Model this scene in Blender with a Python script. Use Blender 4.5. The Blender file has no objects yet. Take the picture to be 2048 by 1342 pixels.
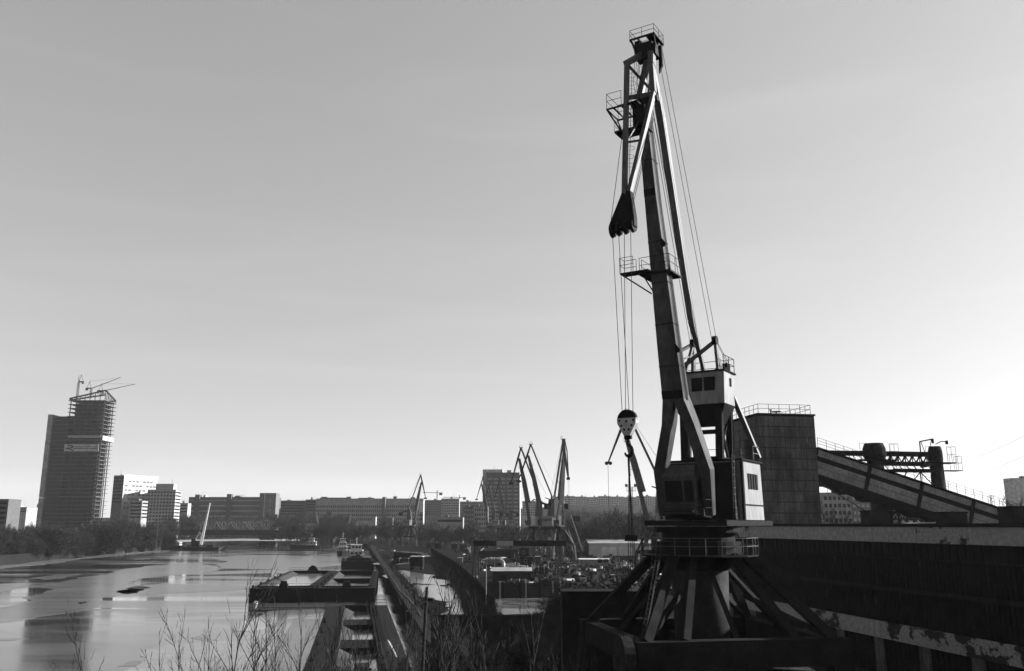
import bpy, math, random
from mathutils import Vector, Matrix
random.seed(7)
sc = bpy.context.scene
R = math.radians
# ---------------------------------------------------------------- camera
F = 1741.0; HZ = 1050.0; EYE = 14.0
PT = math.atan((HZ-671)/F); CP, SP = math.cos(PT), math.sin(PT)
cd = bpy.data.cameras.new('camera'); cam = bpy.data.objects.new('camera', cd)
sc.collection.objects.link(cam); sc.camera = cam
cd.sensor_fit = 'HORIZONTAL'; cd.sensor_width = 36.0; cd.lens = F/2048*36.0
cd.clip_start = 0.3; cd.clip_end = 20000
cam.location = (0, 0, EYE); cam.rotation_euler = (math.pi/2+PT, 0, 0)
# ---------------------------------------------------------------- sky and sun
SUN_EL, SUN_AZ = R(21), R(76)          # azimuth measured from +Y towards +X
w = bpy.data.worlds.new('World'); sc.world = w; w.use_nodes = True
nt = w.node_tree; N = nt.nodes; Lk = nt.links
for n in list(N): N.remove(n)
out = N.new('ShaderNodeOutputWorld'); bg = N.new('ShaderNodeBackground')
sky = N.new('ShaderNodeTexSky'); sky.sky_type = 'NISHITA'; sky.sun_disc = False
sky.sun_elevation = SUN_EL; sky.sun_rotation = SUN_AZ
sky.air_density = 1.0; sky.dust_density = 1.2; sky.ozone_density = 1.0
sg = N.new('ShaderNodeTexCoord'); sx_ = N.new('ShaderNodeVectorMath'); sx_.operation = 'MULTIPLY_ADD'
sx_.inputs[1].default_value = (1, 1, .93); sx_.inputs[2].default_value = (0, 0, .11)
Lk.new(sg.outputs['Generated'], sx_.inputs[0]); Lk.new(sx_.outputs[0], sky.inputs[0])
bw = N.new('ShaderNodeRGBToBW'); Lk.new(sky.outputs[0], bw.inputs[0])
# thin streaks of cirrus in the sky
tc = N.new('ShaderNodeTexCoord'); mp = N.new('ShaderNodeMapping')
mp.inputs['Scale'].default_value = (1.3, 1.3, 11.0); mp.inputs['Rotation'].default_value = (R(4), R(9), 0)
ns = N.new('ShaderNodeTexNoise'); ns.inputs['Scale'].default_value = 1.5; ns.inputs['Detail'].default_value = 6; ns.inputs['Distortion'].default_value = .6
rp = N.new('ShaderNodeMapRange'); rp.inputs['From Min'].default_value = .52; rp.inputs['From Max'].default_value = .78
rp.inputs['To Min'].default_value = 1.0; rp.inputs['To Max'].default_value = 1.07
Lk.new(tc.outputs['Generated'], mp.inputs[0]); Lk.new(mp.outputs[0], ns.inputs['Vector']); Lk.new(ns.outputs[0], rp.inputs[0])
gm = N.new('ShaderNodeMath'); gm.operation = 'MULTIPLY'
pw = N.new('ShaderNodeMath'); pw.operation = 'POWER'; pw.inputs[1].default_value = .72
Lk.new(bw.outputs[0], pw.inputs[0]); Lk.new(pw.outputs[0], gm.inputs[0]); Lk.new(rp.outputs[0], gm.inputs[1])
Lk.new(gm.outputs[0], bg.inputs[0]); bg.inputs[1].default_value = 0.088
Lk.new(bg.outputs[0], out.inputs[0])
sd = bpy.data.lights.new('sun', 'SUN'); sd.energy = 5.0; sd.angle = R(0.5); sd.color = (1, 1, 1)
sun = bpy.data.objects.new('sun', sd); sc.collection.objects.link(sun)
sv = Vector((math.sin(SUN_AZ)*math.cos(SUN_EL), math.cos(SUN_AZ)*math.cos(SUN_EL), math.sin(SUN_EL)))
sun.rotation_euler = sv.to_track_quat('Z', 'Y').to_euler(); sun.location = (60, 20, 80)
sc.view_settings.view_transform = 'Standard'; sc.view_settings.look = 'None'
sc.view_settings.exposure = 1.8; sc.view_settings.gamma = 1.0
# ---------------------------------------------------------------- measuring helpers
V = Vector
def ray(u, v):
    a = (u-1024)/F; b = (671-v)/F
    return V((a, CP-b*SP, SP+b*CP))
def P(u, v, d):
    r = ray(u, v); return V((0, 0, EYE)) + r*(d/r.y)
def G(u, v, z=0.0):
    r = ray(u, v); return V((0, 0, EYE)) + r*((z-EYE)/r.z)
QA = R(9.9)
qv = V((-math.sin(QA), math.cos(QA), 0)); rv = V((math.cos(QA), math.sin(QA), 0))
def QR(s, l, z=0.0): return qv*s + rv*l + V((0, 0, z))
def onS(u, v, s):
    r = ray(u, v); w_ = V((0, 0, EYE)) + r*(s/r.dot(qv)); return w_.dot(rv), w_.z
def onL(u, v, l):
    r = ray(u, v); w_ = V((0, 0, EYE)) + r*(l/r.dot(rv)); return w_.dot(qv), w_.z
# ---------------------------------------------------------------- mesh helpers
class MB:
    def __init__(s): s.v = []; s.f = []; s.m = []
    def face(s, pts, mi=0):
        n = len(s.v); s.v += [tuple(p) for p in pts]; s.f.append(tuple(range(n, n+len(pts)))); s.m.append(mi)
    def hexa(s, b, t, mi=0):
        n = len(s.v); s.v += [tuple(p) for p in b] + [tuple(p) for p in t]
        for f in ((3,2,1,0),(4,5,6,7),(0,1,5,4),(1,2,6,5),(2,3,7,6),(3,0,4,7)):
            s.f.append(tuple(n+i for i in f)); s.m.append(mi)
        return s
    def box(s, x0, x1, y0, y1, z0, z1, mi=0):
        return s.hexa([(x0,y0,z0),(x1,y0,z0),(x1,y1,z0),(x0,y1,z0)], [(x0,y0,z1),(x1,y0,z1),(x1,y1,z1),(x0,y1,z1)], mi)
    def bar(s, a, b, w_, h_=None, w2=None, h2=None, side=(0,1,0), mi=0):
        a = V(a); b = V(b); h_ = h_ or w_; w2 = w2 or w_; h2 = h2 or h_
        d = (b-a).normalized(); sd_ = V(side); sd_ = sd_ - d*sd_.dot(d)
        if sd_.length < 1e-4: sd_ = V((1,0,0)) - d*d.x
        sd_.normalize(); up = d.cross(sd_)
        def rg(c, ww, hh): return [c+sd_*(i*ww/2)+up*(j*hh/2) for i, j in ((-1,-1),(1,-1),(1,1),(-1,1))]
        return s.hexa(rg(a, w_, h_), rg(b, w2, h2), mi)
    def tube(s, a, b, r, r2=None, n=8, mi=0, cap=True):
        a = V(a); b = V(b); r2 = r if r2 is None else r2
        d = (b-a); 
        if d.length < 1e-6: return s
        d.normalize(); x = d.orthogonal().normalized(); y = d.cross(x)
        k = len(s.v)
        for c, q in ((a, r), (b, r2)):
            for i in range(n):
                t = 2*math.pi*i/n; s.v.append(tuple(c+x*(q*math.cos(t))+y*(q*math.sin(t))))
        for i in range(n):
            j = (i+1) % n; s.f.append((k+i, k+j, k+n+j, k+n+i)); s.m.append(mi)
        if cap:
            s.f.append(tuple(k+i for i in range(n-1, -1, -1))); s.m.append(mi)
            s.f.append(tuple(k+n+i for i in range(n))); s.m.append(mi)
        return s
    def path(s, pts, r, n=5, mi=0):
        for a, b in zip(pts[:-1], pts[1:]): s.tube(a, b, r, n=n, mi=mi, cap=False)
        return s
    def prism(s, pts, ext, mi=0):
        pts = [V(p) for p in pts]; ext = V(ext); n = len(pts); k = len(s.v)
        s.v += [tuple(p) for p in pts] + [tuple(p+ext) for p in pts]
        s.f.append(tuple(k+i for i in range(n-1, -1, -1))); s.m.append(mi)
        s.f.append(tuple(k+n+i for i in range(n))); s.m.append(mi)
        for i in range(n):
            j = (i+1) % n; s.f.append((k+i, k+j, k+n+j, k+n+i)); s.m.append(mi)
        return s
    def rail(s, pts, h=1.1, r=.028, step=1.4, closed=False):
        pts = [V(p) for p in pts]
        if closed: pts = pts+[pts[0]]
        up = V((0, 0, 1))
        for a, b in zip(pts[:-1], pts[1:]):
            for k in (h, h*.52): s.tube(a+up*k, b+up*k, r, n=4)
            n = max(1, int(round((b-a).length/step)))
            for i in range(n+1): c = a.lerp(b, i/n); s.tube(c, c+up*h, r, n=4)
        return s
    def build(s, name, mats, parent=None, smooth=False):
        me = bpy.data.meshes.new(name); me.from_pydata(s.v, [], s.f)
        if not isinstance(mats, (list, tuple)): mats = [mats]
        for mt_ in mats: me.materials.append(mt_)
        if len(mats) > 1: me.polygons.foreach_set('material_index', s.m)
        if smooth: me.polygons.foreach_set('use_smooth', [True]*len(me.polygons))
        me.update()
        o = bpy.data.objects.new(name, me); sc.collection.objects.link(o)
        if parent: o.parent = parent
        return o
def tag(o, label=None, cat=None, group=None, kind=None):
    if label: o['label'] = label
    if cat: o['category'] = cat
    if group: o['group'] = group
    if kind: o['kind'] = kind
    return o
def thing(name, label, cat, loc=(0,0,0), rz=0.0, group=None):
    o = bpy.data.objects.new(name, None); sc.collection.objects.link(o)
    o.empty_display_size = .5; o.location = loc; o.rotation_euler = (0, 0, rz)
    return tag(o, label, cat, group)
def dup(root, loc, rz=0.0, label=None, scale=None):
    def cp(o, par):
        c = o.copy(); sc.collection.objects.link(c); c.parent = par
        for ch in list(o.children): cp(ch, c)
        return c
    r = cp(root, None); r.location = loc; r.rotation_euler = (0, 0, rz)
    if label: r['label'] = label
    if scale: r.scale = scale
    return r
def part_copy(o, loc, parent=None):
    c = o.copy(); sc.collection.objects.link(c); c.parent = parent or o.parent; c.location = loc; return c
# ---------------------------------------------------------------- materials (all greys: the photograph is black and white)
MT = {}
def mat(name, g, rough=.8, var=.25, scale=1.0, metal=0.0, bump=0.0, spec=.12, stretch=(1,1,1), g2=None, lo=.35, hi=.65, detail=6, coord='Object'):
    m_ = bpy.data.materials.new(name); m_.use_nodes = True; n_ = m_.node_tree.nodes; l_ = m_.node_tree.links
    b = n_['Principled BSDF']; b.inputs['Roughness'].default_value = rough; b.inputs['Metallic'].default_value = metal
    b.inputs['Specular IOR Level'].default_value = spec if g >= .05 or spec > .14 else .02
    t = n_.new('ShaderNodeTexCoord'); mp_ = n_.new('ShaderNodeMapping'); mp_.inputs['Scale'].default_value = stretch
    l_.new(t.outputs[coord], mp_.inputs[0])
    no = n_.new('ShaderNodeTexNoise'); no.inputs['Scale'].default_value = scale; no.inputs['Detail'].default_value = detail; no.inputs['Roughness'].default_value = .62
    l_.new(mp_.outputs[0], no.inputs['Vector'])
    mr = n_.new('ShaderNodeMapRange'); mr.inputs['From Min'].default_value = lo; mr.inputs['From Max'].default_value = hi
    a, c = (g*(1-var), g*(1+var)) if g2 is None else (g, g2)
    mr.inputs['To Min'].default_value = a; mr.inputs['To Max'].default_value = c
    l_.new(no.outputs[0], mr.inputs[0])
    nf = n_.new('ShaderNodeTexNoise'); nf.inputs['Scale'].default_value = scale*7; nf.inputs['Detail'].default_value = 4
    l_.new(mp_.outputs[0], nf.inputs['Vector']); mf = n_.new('ShaderNodeMapRange'); mf.inputs['From Min'].default_value = .3; mf.inputs['From Max'].default_value = .7
    mf.inputs['To Min'].default_value = .72; mf.inputs['To Max'].default_value = 1.22; l_.new(nf.outputs[0], mf.inputs[0])
    mm_ = n_.new('ShaderNodeMath'); mm_.operation = 'MULTIPLY'; l_.new(mr.outputs[0], mm_.inputs[0]); l_.new(mf.outputs[0], mm_.inputs[1])
    cb = n_.new('ShaderNodeCombineColor')
    for i in range(3): l_.new(mm_.outputs[0], cb.inputs[i])
    l_.new(cb.outputs[0], b.inputs['Base Color'])
    if bump:
        bp = n_.new('ShaderNodeBump'); bp.inputs['Strength'].default_value = bump; bp.inputs['Distance'].default_value = .1
        l_.new(no.outputs[0], bp.inputs['Height']); l_.new(bp.outputs[0], b.inputs['Normal'])
    MT[name] = m_; return m_
mat('steel_paint', .05, .55, .35, .55, stretch=(1,1,.35), bump=.1)
mat('boom_paint', .036, .5, .55, .5, stretch=(1,1,.5), detail=9)
mat('dark_steel', .011, .9, .4, .8)
mat('black_steel', .008, .6, .4, 1.2)
mat('white_paint', .13, .5, .12, .4, stretch=(1,1,.25))
mat('house_paint', .038, .55, .3, .5, stretch=(1,1,.3))
mat('light_panel', 0.36, .7, .2, .3, stretch=(1,1,.3))
mat('rope', .012, .95, .1, spec=0.0)
mat('rust', .016, .9, .5, 2.0)
mat('concrete', .062, .9, .55, .7, bump=.2, detail=9, stretch=(1,1,.3))
mat('concrete_dark', .024, .9, .4, .9, bump=.2, detail=9)
mat('concrete_light', 0.16, .9, .18, .6, bump=.2, detail=9)
mat('slab', .085, .9, .25, .1)
mat('gallery', .16, .85, .25, .4)
mat('column_paint', .02, .7, .4, .5)
mat('joint', .03, .95, .2)
mat('glass_dark', .007, .45, .4, .5, spec=.1)
mat('glass_mid', .008, .6, .3, .8, spec=.1)
mat('glass_pale', .016, .5, .5, .8)
mat('roof_felt', 0.015, .95, .3, .8)
mat('brick', 0.1, .9, .2, .5)
mat('brick_dark', .07, .9, .2, .5)
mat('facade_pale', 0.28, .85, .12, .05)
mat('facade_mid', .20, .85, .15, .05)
mat('facade_dark', .08, .85, .15, .05)
mat('window_far', .012, .8, .3, .1, spec=.1)
mat('corrugated', .26, .6, .15, .3)
mat('bark', 0.03, .95, .4, 3.0)
mat('bark_pale', .05, .95, .5, 3.0)
mat('twig', .022, .95, .3, 2.0)
mat('tarp', 0.08, .45, .3, .4, bump=.5)
mat('reed', .035, .95, .4, 2.0)
mat('wood', .022, .9, .4, 1.5, stretch=(1,1,4))
mat('tyre', .015, .9, .2)
mat('ship_white', 0.3, .5, .2, .5)
mat('soil', .006, .95, .5, .35, bump=.4, detail=8, spec=0)
mat('earth_bank', 0.014, .95, .5, .2, bump=.4, detail=8)
mat('far_ground', .012, .95, .4, .01, detail=8)
def M(n): return MT[n]
# stained fascia panels: light paint over dark bare concrete
mat('fascia', .20, .85, 0, .35, g2=.17, lo=.3, hi=.7, bump=.15, detail=10)
mat('fascia_worn', .03, .9, 0, .55, g2=.19, lo=.46, hi=.50, detail=10, stretch=(1,1,1.3), bump=.15)
# river: open water under a skin of wet ice
def river_mat():
    m_ = bpy.data.materials.new('river_water'); m_.use_nodes = True; n_ = m_.node_tree.nodes; l_ = m_.node_tree.links
    b = n_['Principled BSDF']
    t = n_.new('ShaderNodeTexCoord'); mp_ = n_.new('ShaderNodeMapping'); mp_.inputs['Scale'].default_value = (.006, .02, 1); mp_.inputs['Rotation'].default_value = (0,0,R(-12))
    l_.new(t.outputs['Object'], mp_.inputs[0])
    no = n_.new('ShaderNodeTexNoise'); no.inputs['Scale'].default_value = 2.2; no.inputs['Detail'].default_value = 9; no.inputs['Distortion'].default_value = 1.1
    l_.new(mp_.outputs[0], no.inputs['Vector'])
    def mr(a, c, x, y):
        k = n_.new('ShaderNodeMapRange'); k.inputs['From Min'].default_value = a; k.inputs['From Max'].default_value = c
        k.inputs['To Min'].default_value = x; k.inputs['To Max'].default_value = y; l_.new(no.outputs[0], k.inputs[0]); return k
    c = mr(.40, .62, .012, .045); cb = n_.new('ShaderNodeCombineColor')
    for i in range(3): l_.new(c.outputs[0], cb.inputs[i])
    l_.new(cb.outputs[0], b.inputs['Base Color'])
    r_ = mr(.42, .60, .06, .2); l_.new(r_.outputs[0], b.inputs['Roughness'])
    b.inputs['IOR'].default_value = 1.9; b.inputs['Specular IOR Level'].default_value = .9
    n2 = n_.new('ShaderNodeTexNoise'); n2.inputs['Scale'].default_value = 1.0; n2.inputs['Detail'].default_value = 6
    mq = n_.new('ShaderNodeMapping'); mq.inputs['Scale'].default_value = (.12, .5, 1); mq.inputs['Rotation'].default_value = (0,0,R(-15))
    l_.new(t.outputs['Object'], mq.inputs[0]); l_.new(mq.outputs[0], n2.inputs['Vector'])
    bp = n_.new('ShaderNodeBump'); bp.inputs['Strength'].default_value = .05; bp.inputs['Distance'].default_value = .1
    l_.new(n2.outputs[0], bp.inputs['Height']); l_.new(bp.outputs[0], b.inputs['Normal'])
    MT['river_water'] = m_; return m_
river_mat()
def ice_mat(name, g, g2, r0, spec=.6, st=(.02,.07,1)):
    m_ = mat(name, g, r0, 0, 2.0, g2=g2, lo=.38, hi=.62, stretch=st, spec=spec, detail=9, bump=.02); return m_
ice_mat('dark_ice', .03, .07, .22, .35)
ice_mat('pale_ice', .08, .16, .12, 1.0)
ice_mat('white_ice', .085, .13, .2, 1.0)
ice_mat('puddle', .03, .14, .14, .9, (.03,.08,1))
# ================================================================= SETTING
WZ = -3.0
def struct(o): o['kind'] = 'structure'; return o
b = MB(); b.face([(-3000,-150,WZ),(3000,-150,WZ),(3000,4000,WZ),(-3000,4000,WZ)]); struct(b.build('river', M('river_water')))
def sheet(name, px, z, m_, rough_edge=0.0, sub=6, kind='structure'):
    pts = [G(u, v, z) for u, v in px]; o = []
    rnd = random.Random(len(px)+int(px[0][0]))
    def cut(a, c, lev):
        L_ = (c-a).length
        if lev == 0 or L_ < .8: return [a]
        n_ = V((-(c-a).y, (c-a).x, 0)).normalized(); m_ = (a+c)/2+n_*rnd.uniform(-1,1)*L_*rough_edge*.8+(c-a)*rnd.uniform(-.1,.1)
        return cut(a, m_, lev-1)+cut(m_, c, lev-1)
    for i in range(len(pts)): o += cut(pts[i], pts[(i+1) % len(pts)], 5 if rough_edge > .05 else 1)
    m2 = MB(); m2.prism([p+V((0,0,-.02)) for p in o], (0,0,.024)); ob = m2.build(name, M(m_)); return struct(ob)
# dark thin ice and bright snow ice lying on the river
dk = [[(232,1184),(262,1174),(330,1166),(400,1169),(470,1172),(505,1178),(450,1182),(380,1185),(300,1190),(255,1188)],
      [(428,1128),(440,1119),(475,1111),(540,1110),(620,1112),(672,1107),(682,1114),(676,1132),(640,1140),(560,1141),(500,1138),(450,1136)],
      [(-40,1250),(30,1243),(70,1236),(120,1228),(180,1218),(205,1195),(260,1168),(330,1152),(420,1143),(440,1132),(400,1125),(320,1130),(240,1140),(150,1155),(90,1168),(110,1178),(60,1192),(20,1212),(-40,1225)],
      [(-60,1190),(-10,1173),(60,1170),(20,1182)],
      [(60,1157),(110,1149),(160,1147),(150,1151),(90,1160)], [(250,1118),(285,1115),(300,1118),(270,1120)],
      [(-40,1283),(10,1276),(55,1276),(30,1281)], [(150,1206),(175,1204),(160,1208)],
      [(380,1276),(400,1272),(440,1281),(410,1284)], [(262,1322),(285,1322),(268,1332),(235,1333)]]
for p in dk: sheet('dark_ice', p, WZ+.02, 'dark_ice', .16)
lt = [[(-60,1140),(0,1131),(100,1120),(200,1110),(300,1102),(352,1099),(330,1104),(230,1112),(130,1122),(0,1137),(-40,1146)]]
for p in lt: sheet('shore_ice', p, WZ+.035, 'white_ice', .1)
sheet('snow_ice', [(235,1352),(262,1336),(290,1322),(280,1312),(300,1298),(340,1289),(400,1285),(460,1280),(520,1268),(560,1250),(600,1238),(650,1228),(680,1352)], WZ+.03, 'white_ice', .12)
sheet('snow_ice', [(470,1262),(500,1236),(540,1222),(640,1217),(650,1226),(560,1243),(500,1262)], WZ+.026, 'pale_ice', .14)
# far bank: everything behind the river, with a sloping edge
shore = [(-900,1240),(-500,1188),(-250,1157),(0,1129),(100,1118),(200,1108),(300,1100),(345,1095),(372,1087),(460,1084),(530,1083),(600,1083),(650,1086),(690,1090)]
fb = [G(u, v, WZ) for u, v in shore]
m1 = MB(); lift = []
for p in fb:
    d = V((p.x, p.y, 0)).normalized(); lift.append(V((p.x, p.y, 0)) + d*9 + V((0,0,.6)))
for i in range(len(fb)-1): m1.face([fb[i]+V((0,0,-.5)), fb[i+1]+V((0,0,-.5)), lift[i+1], lift[i]])
far = [V((max(-2990,p.x*6), min(3990,p.y*5+600), .6)) for p in lift]
far[-1] = V((700, 3990, .6)); far[0] = V((-2990, 700, .6))
for i in range(len(lift)-1): m1.face([lift[i], lift[i+1], far[i+1], far[i]])
m1.face([lift[-1], V((400, 900, .6)), V((2990, 2000, .6)), V((2990, 3990, .6)), far[-1]])
struct(m1.build('far_bank', M('far_ground')))
# the yard: flat ground right of the quay
LQ = 9.5
m1 = MB()
m1.face([QR(80,LQ), QR(80,2300), QR(1500,2300), QR(1500,LQ-20), QR(760,LQ-20), QR(650,LQ)])
m1.face([QR(80,LQ-.0), QR(20,-25), QR(-60,-60), QR(-60,2300), QR(80,2300)])
struct(m1.build('yard_ground', M('soil')))
# near bank: rough earth that slopes from the yard to the water
m1 = MB(); ed = [QR(80,LQ), QR(76,3), QR(66,-8), QR(52,-22), QR(30,-40), QR(-60,-80)]
for i in range(len(ed)-1):
    a, c = ed[i], ed[i+1]; na = V((-.2, 1, 0))*10
    inn = lambda p: V((p.x*.86+2, p.y*.78-2, .05))
    m1.face([inn(a), inn(c), c+V((0,0,-1.2)), a+V((0,0,-1.2))]); m1.face([a+V((0,0,-1.2)), c+V((0,0,-1.2)), c+na*.8+V((-3,0,WZ-.6)), a+na*.8+V((-1,0,WZ-.6))])
struct(m1.build('near_bank', M('earth_bank')))
# hazy hill far behind the yard
def hill(px, d, name='hill'):
    m2 = MB(); top = [P(u, v, d) for u, v in px]
    for i in range(len(top)-1):
        a, c = top[i], top[i+1]; m2.face([V((a.x,a.y-260,0)), V((c.x,c.y-260,0)), c, a]); m2.face([a, c, V((c.x,c.y+400,0)), V((a.x,a.y+400,0))])
    return struct(m2.build(name, M('far_ground')))
hill([(560,1042),(700,1036),(850,1030),(960,1022),(1060,1016),(1130,1012),(1310,1012),(1450,1010),(1660,1004),(1760,1006),(1900,1020),(2100,1030)], 1500)
hill([(-400,1040),(0,1036),(200,1035),(400,1038),(560,1042)], 1500)
# wet icy ground in the yard
for p, mm in [([(775,1142),(800,1140),(822,1144),(850,1148),(872,1150),(892,1160),(905,1166),(890,1170),(830,1169),(800,1164),(792,1158)],'puddle'),
          ([(825,1166),(880,1170),(930,1190),(975,1212),(1000,1229),(880,1229),(900,1215),(860,1195),(830,1192)],'puddle'),
          ([(812,1180),(832,1176),(848,1186),(838,1194),(822,1190)],'white_ice'),
          ([(975,1200),(1000,1197),(1120,1195),(1125,1229),(1010,1229),(985,1215)],'puddle'),
          ([(1000,1206),(1040,1202),(1060,1207),(1020,1211)],'white_ice'),([(880,1174),(900,1172),(915,1180),(895,1182)],'white_ice'),
          ([(752,1100),(770,1100),(800,1128),(775,1132)],'pale_ice'),([(960,1128),(1040,1126),(1140,1130),(1180,1138),(1040,1140)],'puddle'),
          ([(1180,1112),(1280,1114),(1330,1124),(1300,1132),(1190,1128)],'pale_ice')]:
    sheet('icy_ground', p, .012, mm, .16)
sheet('embankment_strip', [(310,1081),(380,1079),(480,1077.5),(600,1078),(600,1082),(480,1081.5),(380,1083),(320,1086)], .9, 'facade_mid', .02)
# ================================================================= MAIN PORTAL CRANE
CA = R(-121.5)
cb_ = P(1395, 1050, 62); CC = V((cb_.x, cb_.y, 0))
cf = V((math.cos(CA), math.sin(CA), 0)); cy = V((-math.sin(CA), math.cos(CA), 0))
def loc(u, v, y=0.0):
    r = ray(u, v); O = V((0,0,EYE)); t = (y-(O-CC).dot(cy))/r.dot(cy); w_ = O+r*t-CC
    return V((w_.dot(cf), y, w_.z))
def curvy_boom(mb, secs):
    # secs: (x,y,z, width, depth) up a box girder
    rings = []
    for i, (x, y, z, wd, dp) in enumerate(secs):
        a = V(secs[max(0,i-1)][:3]); c = V(secs[min(len(secs)-1,i+1)][:3]); d = (c-a).normalized()
        fwd = V((0,1,0)).cross(d).normalized(); fwd = fwd if fwd.x > 0 else -fwd
        o = V((x,y,z)); rings.append([o+V((0,-wd/2,0)), o+V((0,wd/2,0)), o+V((0,wd/2,0))-fwd*dp, o+V((0,-wd/2,0))-fwd*dp])
    for i in range(len(rings)-1): mb.hexa(rings[i], rings[i+1])
def linkage(th):
    foot = V((2.3,0,15.0)); Lb = 28.3; piv = foot+V((math.cos(th),0,math.sin(th)))*Lb
    tb = V((-2.6,0,25.8)); rt = 5.1; Lt = 23.6
    d = (tb-piv); D = d.length; a = (rt*rt-Lt*Lt+D*D)/(2*D); h = math.sqrt(max(0.01, rt*rt-a*a)); e = d/D
    c1 = piv+e*a+V((-e.z,0,e.x))*h; c2 = piv+e*a-V((-e.z,0,e.x))*h
    tail = c1 if c1.z > c2.z else c2
    dr = (piv-tail).normalized(); nose = piv+dr*11.2+V((0.7,0,0))
    return foot, piv, tb, tail, nose
def simple_crane(name, label, th, px, vtop, d, ang, paint='steel_paint', group='portal cranes along the river port', full=True):
    foot, piv, tb, tail, nose = linkage(th)
    u = px; base = P(u, 1050, d); g = thing(name, label, 'crane', (base.x, base.y, 0), ang, group)
    # portal
    for sx in (-1,1):
        for sy in (-1,1):
            m_ = MB(); m_.bar((sx*5.2,sy*5.2,0),(sx*4.6,sy*4.6,6.4),.8,.8); m_.bar((sx*4.6,sy*4.6,6.4),(sx*1.9,sy*1.9,12.3),.55,.55)
            m_.box(sx*5.2-.9,sx*5.2+.9,sy*5.2-.4,sy*5.2+.4,0,.7); m_.bar((sx*4.6,sy*4.6,6.4),(sx*1.2,sy*4.0,12),.35); m_.bar((sx*5.2,sy*5.2,.6),(sx*2,sy*4.6,6.2),.3); m_.build('portal_leg', M(paint), g)
    m_ = MB()
    for sx in (-1,1): m_.box(sx*4.6-.4,sx*4.6+.4,-4.6,4.6,5.9,6.8); m_.box(-4.2,4.2,sx*4.6-.4,sx*4.6+.4,5.9,6.8)
    m_.build('portal_beam', M('dark_steel'), g)
    m_ = MB(); m_.tube((0,0,12.2),(0,0,13.4),2.3,n=16); m_.tube((0,0,7),(0,0,12.2),.9,n=12); m_.build('slewing_ring', M('dark_steel'), g)
    m_ = MB(); m_.tube((0,0,12.0),(0,0,12.15),3.9,n=12); 
    m_.rail([(3.8*math.cos(k*math.pi/4),3.8*math.sin(k*math.pi/4),12.15) for k in range(8)], closed=True, r=.04); m_.build('walkway', M('dark_steel'), g)
    m_ = MB(); m_.box(-6.2,1.6,-2.2,2.2,13.45,13.9); m_.box(-6.0,-1.0,-2.1,2.1,13.9,17.6); mh = m_.build('machine_house', M('white_paint'), g)
    m_ = MB()
    for k in range(3): m_.box(-5.2+k*1.4,-4.3+k*1.4,-2.14,2.14,15.6,16.5)
    m_.build('window', M('glass_dark'), mh)
    m_ = MB(); m_.hexa([(1.7,-2.9,13.6),(3.2,-2.9,13.9),(3.2,-1.3,13.9),(1.7,-1.3,13.6)],[(1.5,-2.9,16.0),(3.6,-2.9,16.0),(3.6,-1.3,16.0),(1.5,-1.3,16.0)]); c_ = m_.build('cabin', M('house_paint'), g)
    m_ = MB(); m_.box(3.3,3.62,-2.7,-1.5,14.8,15.8); m_.build('window', M('glass_dark'), c_)
    m_ = MB(); m_.hexa([(-3.6,-1.3,17.6),(-.6,-1.3,17.6),(-.6,1.3,17.6),(-3.6,1.3,17.6)],[(-3.6,-1,24.5),(-1.2,-1,24.5),(-1.2,1,24.5),(-3.6,1,24.5)])
    m_.bar((-2.4,0,24.2),tb,.9,.9); m_.build('mast', M(paint), g)
    m_ = MB(); m_.bar((-2.4,0,23.8),(-7.6,0,22.4),.8,.8); m_.box(-9.4,-6.8,-1.3,1.3,20.4,22.6); m_.bar((-7.4,0,22.6),(.3,0,25.2),.35); m_.build('counterweight', M('dark_steel'), g)
    m_ = MB(); mid = foot.lerp(piv,.3)
    curvy_boom(m_, [(mid.x,0,mid.z,2.0,2.1),(foot.lerp(piv,.65).x,0,foot.lerp(piv,.65).z,1.5,1.8),(piv.x,0,piv.z,.8,.9)])
    for s_ in (-1,1): curvy_boom(m_, [(foot.x,s_*1.6,foot.z-.8,.7,.7),(foot.x+.4,s_*1.6,foot.z+2,.8,.9),(mid.x,s_*.4,mid.z,.8,1.0)])
    m_.build('boom', M(paint), g)
    m_ = MB(); m_.bar(tail, tb, .62, .62); m_.build('tie_rod', M(paint), g)
    m_ = MB()
    for s_ in (-1,1): m_.bar(tail+V((0,s_*.5,0)), piv+V((0.3,s_*.9,0)), .35,.35); m_.bar(piv+V((0.3,s_*.9,0)), nose+V((-.2,s_*.15,.6)), .32,.32)
    m_.bar(tail, piv, .6); m_.bar(piv, nose, .6,.6,.35,.35); m_.tube(nose+V((-.7,-.25,0)), nose+V((-.7,.25,0)), .55, n=10); m_.tube(nose+V((.4,-.25,0)), nose+V((.4,.25,0)), .55, n=10)
    m_.box(tail.x-.9,tail.x+.7,-.9,.9,tail.z-.1,tail.z+.05); m_.rail([(tail.x-.8,-.8,tail.z),(tail.x+.6,-.8,tail.z)],r=.05); m_.build('trunk', M('dark_steel'), g)
    m_ = MB()
    for t_ in (.55,.85):
        p = foot.lerp(piv,t_); m_.box(p.x-1.6,p.x+.3,-1.4,-.5,p.z,p.z+.12); m_.rail([(p.x-1.6,-1.4,p.z),(p.x+.3,-1.4,p.z)],r=.04)
    m_.build('platform', M('dark_steel'), g)
    m_ = MB()
    for s_ in (-.25,.25): m_.tube(nose+V((0,s_,0)), V((nose.x,s_,9+random.random()*4)), .035, n=4); m_.tube(tail+V((0,s_,0)), tb+V((-3,s_,1.5)), .03, n=4)
    m_.build('hoist_rope', M('rope'), g)
    return g
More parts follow.
